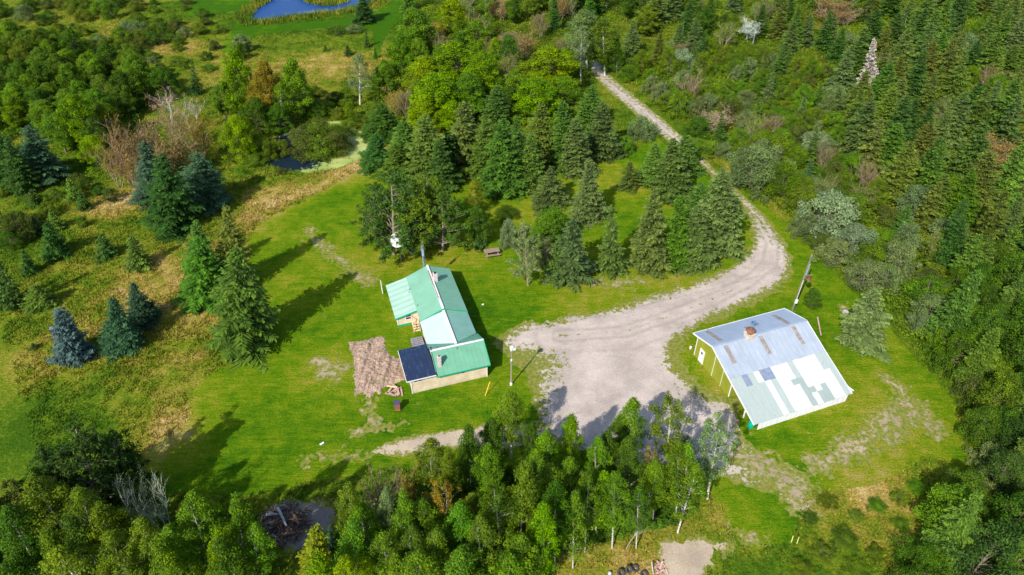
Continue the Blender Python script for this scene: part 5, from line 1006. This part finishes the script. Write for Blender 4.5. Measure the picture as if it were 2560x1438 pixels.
cnt['stand floor'] = fill([(985,160),(1100,60),(1430,110),(1460,220),(1420,300),(1300,290),(1100,320),(940,300),(935,260)], 42, [(3, 'thicket', (4, 6.5), (1.8, 2.5), ['leaf', 'moss', 'deep', 'leaf']), (2, 'alder', (4, 6), (1.8, 2.4), ['brown', 'gold', 'olive']), (2, 'maple', (6, 8), (2, 2.8), ['leaf', 'bright', 'moss'])], .5, .6, 17)
cnt['left wood'] = fill([(-60,150),(40,130),(150,150),(260,190),(340,200),(400,235),(350,300),(290,330),(280,400),(200,380),(120,350),(60,330),(-60,420)], 64, [(5, 'maple', (6, 9), (2.4, 3.4), ['moss', 'leaf', 'moss', 'deep', 'leaf']), (3, 'thicket', (5, 7), (2, 2.6), ['deep', 'moss', 'leaf'])], .55, .6, 18)
cnt['upper left scrub'] = fill([(-60,-60),(430,-60),(330,50),(200,70),(270,110),(330,150),(200,160),(90,130),(-60,170)], 66, [(4, 'willow', (2, 4), (2.2, 3.4), ['moss', 'deep', 'olive', 'moss', 'sage', 'deep']), (2, 'thicket', (3.5, 5), (2, 2.8), ['moss', 'deep'])], .75, .6, 19)
cnt['scrub band'] = fill([(180,150),(260,110),(330,70),(420,60),(470,80),(380,120),(330,160),(260,175)], 26, [(6, 'willow', (2.2, 4.2), (2, 3), ['deep', 'moss', 'deep', 'olive', 'sage'])], .55, .6, 20)
cnt['scattered scrub'] = fill([(330,0),(450,-40),(560,90),(545,180),(450,190),(380,170),(300,180),(400,60)], 22, [(6, 'willow', (1.4, 2.8), (1.4, 2.4), ['deep', 'moss', 'olive', 'sage'])], 1.0, .6, 21)
cnt['meadow scrub'] = fill([(0,480),(180,450),(300,500),(250,560),(120,600),(0,640)], 14, [(4, 'willow', (1.4, 2.4), (1.1, 1.8), ['deep', 'moss', 'olive']), (2, 'young', (2.5, 4.5), (1.1, 1.6), ['dark', 'mid'])], .9, .6, 22)
cnt['pond scrub'] = fill([(740,220),(850,250),(950,280),(930,320),(850,300),(740,310),(690,330),(650,345)], 24, [(4, 'willow', (1.5, 3), (1.5, 2.4), ['leaf', 'moss', 'leaf', 'deep']), (1, 'thicket', (3, 4.5), (1.5, 2), ['leaf', 'bright'])], .55, .4, 23)
cnt['left edge'] = fill([(-60,400),(0,400),(90,470),(60,500),(-60,520)], 8, [(3, 'spruce', (8, 11), (2.2, 2.8), ['dark', 'mid'])], .55, .6, 24)
cnt['near left'] = fill([(-60,1400),(150,1370),(340,1400),(520,1450),(640,1490),(690,1560),(-60,1560)], 40, [(4, 'birch', (10, 13), (2.0, 2.6), ['moss', 'leaf', 'deep', 'leaf']), (2, 'airy', (8, 11), (2, 2.5), ['moss', 'sage']), (3, 'thicket', (5, 7.5), (2.2, 2.9), ['deep', 'moss', 'deep'])], .5, .5, 25)
cnt['birch row'] = fill([(860,1420),(1000,1395),(1100,1310),(1200,1275),(1400,1265),(1600,1255),(1700,1290),(1690,1330),(1540,1370),(1360,1400),(1320,1560),(830,1560)], 40, [(5, 'birch', (9, 13), (1.9, 2.5), ['leaf', 'leaf', 'moss', 'bright']), (2, 'thicket', (4, 6), (1.8, 2.4), ['leaf', 'moss']), (1, 'airy', (8, 10), (1.8, 2.2), ['leaf', 'sage'])], .52, -3.2, 26)
from collections import Counter
print('PLANTED', len(TREES), cnt, Counter(KIND[d['kind']][0] for d in TREES))

TREES = [d for d in TREES if d['o'] is not None]
# ------------------------------------------------------------------ low brush under the woods (nobody could count it)
def brush(name, polys, n, hmax, tint, label, seed):
    rng = np.random.default_rng(seed); px, py = [], []
    for p in polys:
        P = G(p); xs = [q[0] for q in P]; ys = [q[1] for q in P]; a = rng.uniform(min(xs), max(xs), n); b = rng.uniform(min(ys), max(ys), n); ok = sdist(a, b, P) > 0
        for bl in BLOCK: ok &= sdist(a, b, bl) < -.5
        u_, v_ = 1280 + F * a / (b * CT + HC * ST), b
        ok &= (u_ > -60) & (u_ < 2620); px.append(a[ok]); py.append(b[ok])
    x, y = np.concatenate(px), np.concatenate(py); h = hmax * np.clip(.25 + 1.5 * (fbm(x * .55, y * .55, seed, 3) + .25), .05, 1.2); m = len(x)
    c = np.stack([x, y, h * rng.uniform(.35, 1.05, m) + .05], 1); nn = unit(rng.normal(0, .6, (m, 3)) + np.array([0, 0, .8]))
    tn = np.clip(.5 + 1.1 * fbm(x * .3, y * .3, seed + 5, 2) + rng.normal(0, .16, m), 0, 1)
    o = link(name, crown_mesh(name, leaves(c, nn, rng.uniform(.1, .24, m), .6, rng), tn, M_LEAF)); o.color = (*TINT[tint], 1); return tag(o, label, 'undergrowth', 'stuff')
brush('undergrowth', [[(1545,-60),(2700,-60),(2700,700),(2440,720),(2300,900),(2080,660),(1840,420),(1640,255),(1530,180)]], 330000, 1.3, 'moss', 'mossy green undergrowth filling the woods right of the drive', 71)
brush('undergrowth', [[(2280,860),(2440,700),(2700,650),(2700,1500),(2250,1500),(2290,1370),(2360,1250),(2440,1180),(2420,1060),(2400,980)]], 90000, 1.3, 'deep', 'deep green undergrowth in the thicket at the right edge', 72)
brush('undergrowth', [[(985,160),(1060,-60),(1560,-60),(1520,150),(1430,300),(1300,300),(1100,330),(940,310),(935,260)]], 150000, 1.2, 'moss', 'mossy undergrowth between the bright broadleaf trees', 73)
brush('undergrowth', [[(-60,130),(260,180),(400,235),(350,300),(280,400),(60,330),(-60,420)], [(-60,1280),(340,1290),(520,1330),(640,1400),(680,1560),(-60,1560)], [(850,1250),(1100,1180),(1720,1200),(1690,1320),(1400,1380),(1320,1560),(830,1560)]], 110000, 1.1, 'deep', 'deep green undergrowth below the left woods and the birch row', 74)

# ------------------------------------------------------------------ labels: colour and kind, then where it stands next to things one can find
ANCH = {k: ground(*v) for k, v in {'the farmhouse': (1095, 830), 'the barn': (1930, 920), 'the tilled plot': (935, 915), 'the picnic table': (1230, 637), 'the satellite dish': (1000, 622), 'the duckweed pond': (800, 365), 'the blue pond': (760, 10), 'the brush pile': (708, 1312),
    'the utility pole': (1980, 778), 'the yard light': (1278, 962), 'the grey dead spruce': (2162, 242), 'the silver-white dead tree': (1876, 112), 'the lone ragged spruce': (2152, 858), 'the steel blue spruce': (190, 895), 'the tallest spruce': (612, 864), 'the drive opening': (1498, 195), 'the drive bend': (1900, 600), 'the straight drive': (1660, 330),
    'the egg-shaped tree': (600, 398), 'the bare pinkish tree': (430, 335), 'the far mown path': (590, 110), 'the golden birch': (1128, 1366), 'the leaning birch stem': (1564, 1374), 'the sandy patch': (1740, 1390), 'the wheel ruts': (2240, 1050), 'the broadest dark pine': (262, 1256), 'the rusty deep-wood alder': (2466, 450), 'the rusty upper alder': (2080, 66), 'the pale lone birch': (900, 262),
    'the tallest pale aspen': (1468, 178), 'the upper right corner': (2520, 40), 'the upper left corner': (40, 40), 'the lower right corner': (2500, 1400), 'the lower left corner': (60, 1400), 'the biggest silvery willow': (2066, 588), 'the white-limbed birches': (390, 1340), 'the dirt track': (1030, 1115), 'the dry meadow': (330, 800)}.items()}
buck = {}
for d in TREES:
    if d['label']: continue
    near_ = sorted(ANCH.items(), key=lambda a: math.hypot(a[1][0] - d['x'], (a[1][1] - d['y']) * .8))[0]
    dx, dy = d['x'] - near_[1][0], d['y'] - near_[1][1]; dist = math.hypot(dx, dy)
    if 'corner' in near_[0]: rel = 'near'
    elif abs(dy) > abs(dx): rel = 'beyond' if dy > 0 else 'nearer than'
    else: rel = 'right of' if dx > 0 else 'left of'
    size = 'tall ' if d['h'] > {'spruce': 11.3, 'ragged': 11.3, 'birch': 12.5, 'maple': 9.5, 'willow': 3.7, 'thicket': 6.8}.get(d['kind'], 99) else ('low ' if d['h'] < {'spruce': 8.3, 'ragged': 8, 'birch': 9, 'maple': 6.5, 'willow': 2.2, 'thicket': 4.8}.get(d['kind'], 0) else '')
    d['dist'] = dist; buck.setdefault((size + WORD[d['tint']] + ' ' + d['noun'], rel, near_[0]), []).append(d)
ORD = ['nearest', 'second nearest', 'third nearest', 'fourth nearest', 'fifth nearest', 'sixth nearest', 'seventh nearest', 'eighth nearest', 'ninth nearest', 'tenth nearest', 'eleventh nearest', 'twelfth nearest', 'thirteenth nearest', 'fourteenth nearest', 'fifteenth nearest', 'sixteenth nearest', 'seventeenth nearest', 'eighteenth nearest']
for (what, rel, an), ds in buck.items():
    ds.sort(key=lambda d: d['dist'])
    for k, d in enumerate(ds): d['label'] = what + ' standing ' + rel + ' ' + an if len(ds) == 1 else ORD[min(k, 17)] + ' ' + what + ' standing ' + rel + ' ' + an
GRP = {'spruce': 'spruces of the farm and woods', 'ragged': 'spruces of the farm and woods', 'young': 'small young spruces', 'pine': 'pines', 'broadpine': 'pines', 'birch': 'birches and aspens', 'barebirch': 'birches and aspens', 'airy': 'birches and aspens', 'maple': 'broadleaf trees', 'willow': 'willow shrubs', 'alder': 'bare brown alders', 'thicket': 'bushy saplings', 'blue': 'blue spruces in the meadow', 'deadtree': 'leafless trees'}
for d in TREES: tag(d['o'], d['label'], d['cat'], None, GRP.get(d['kind']))
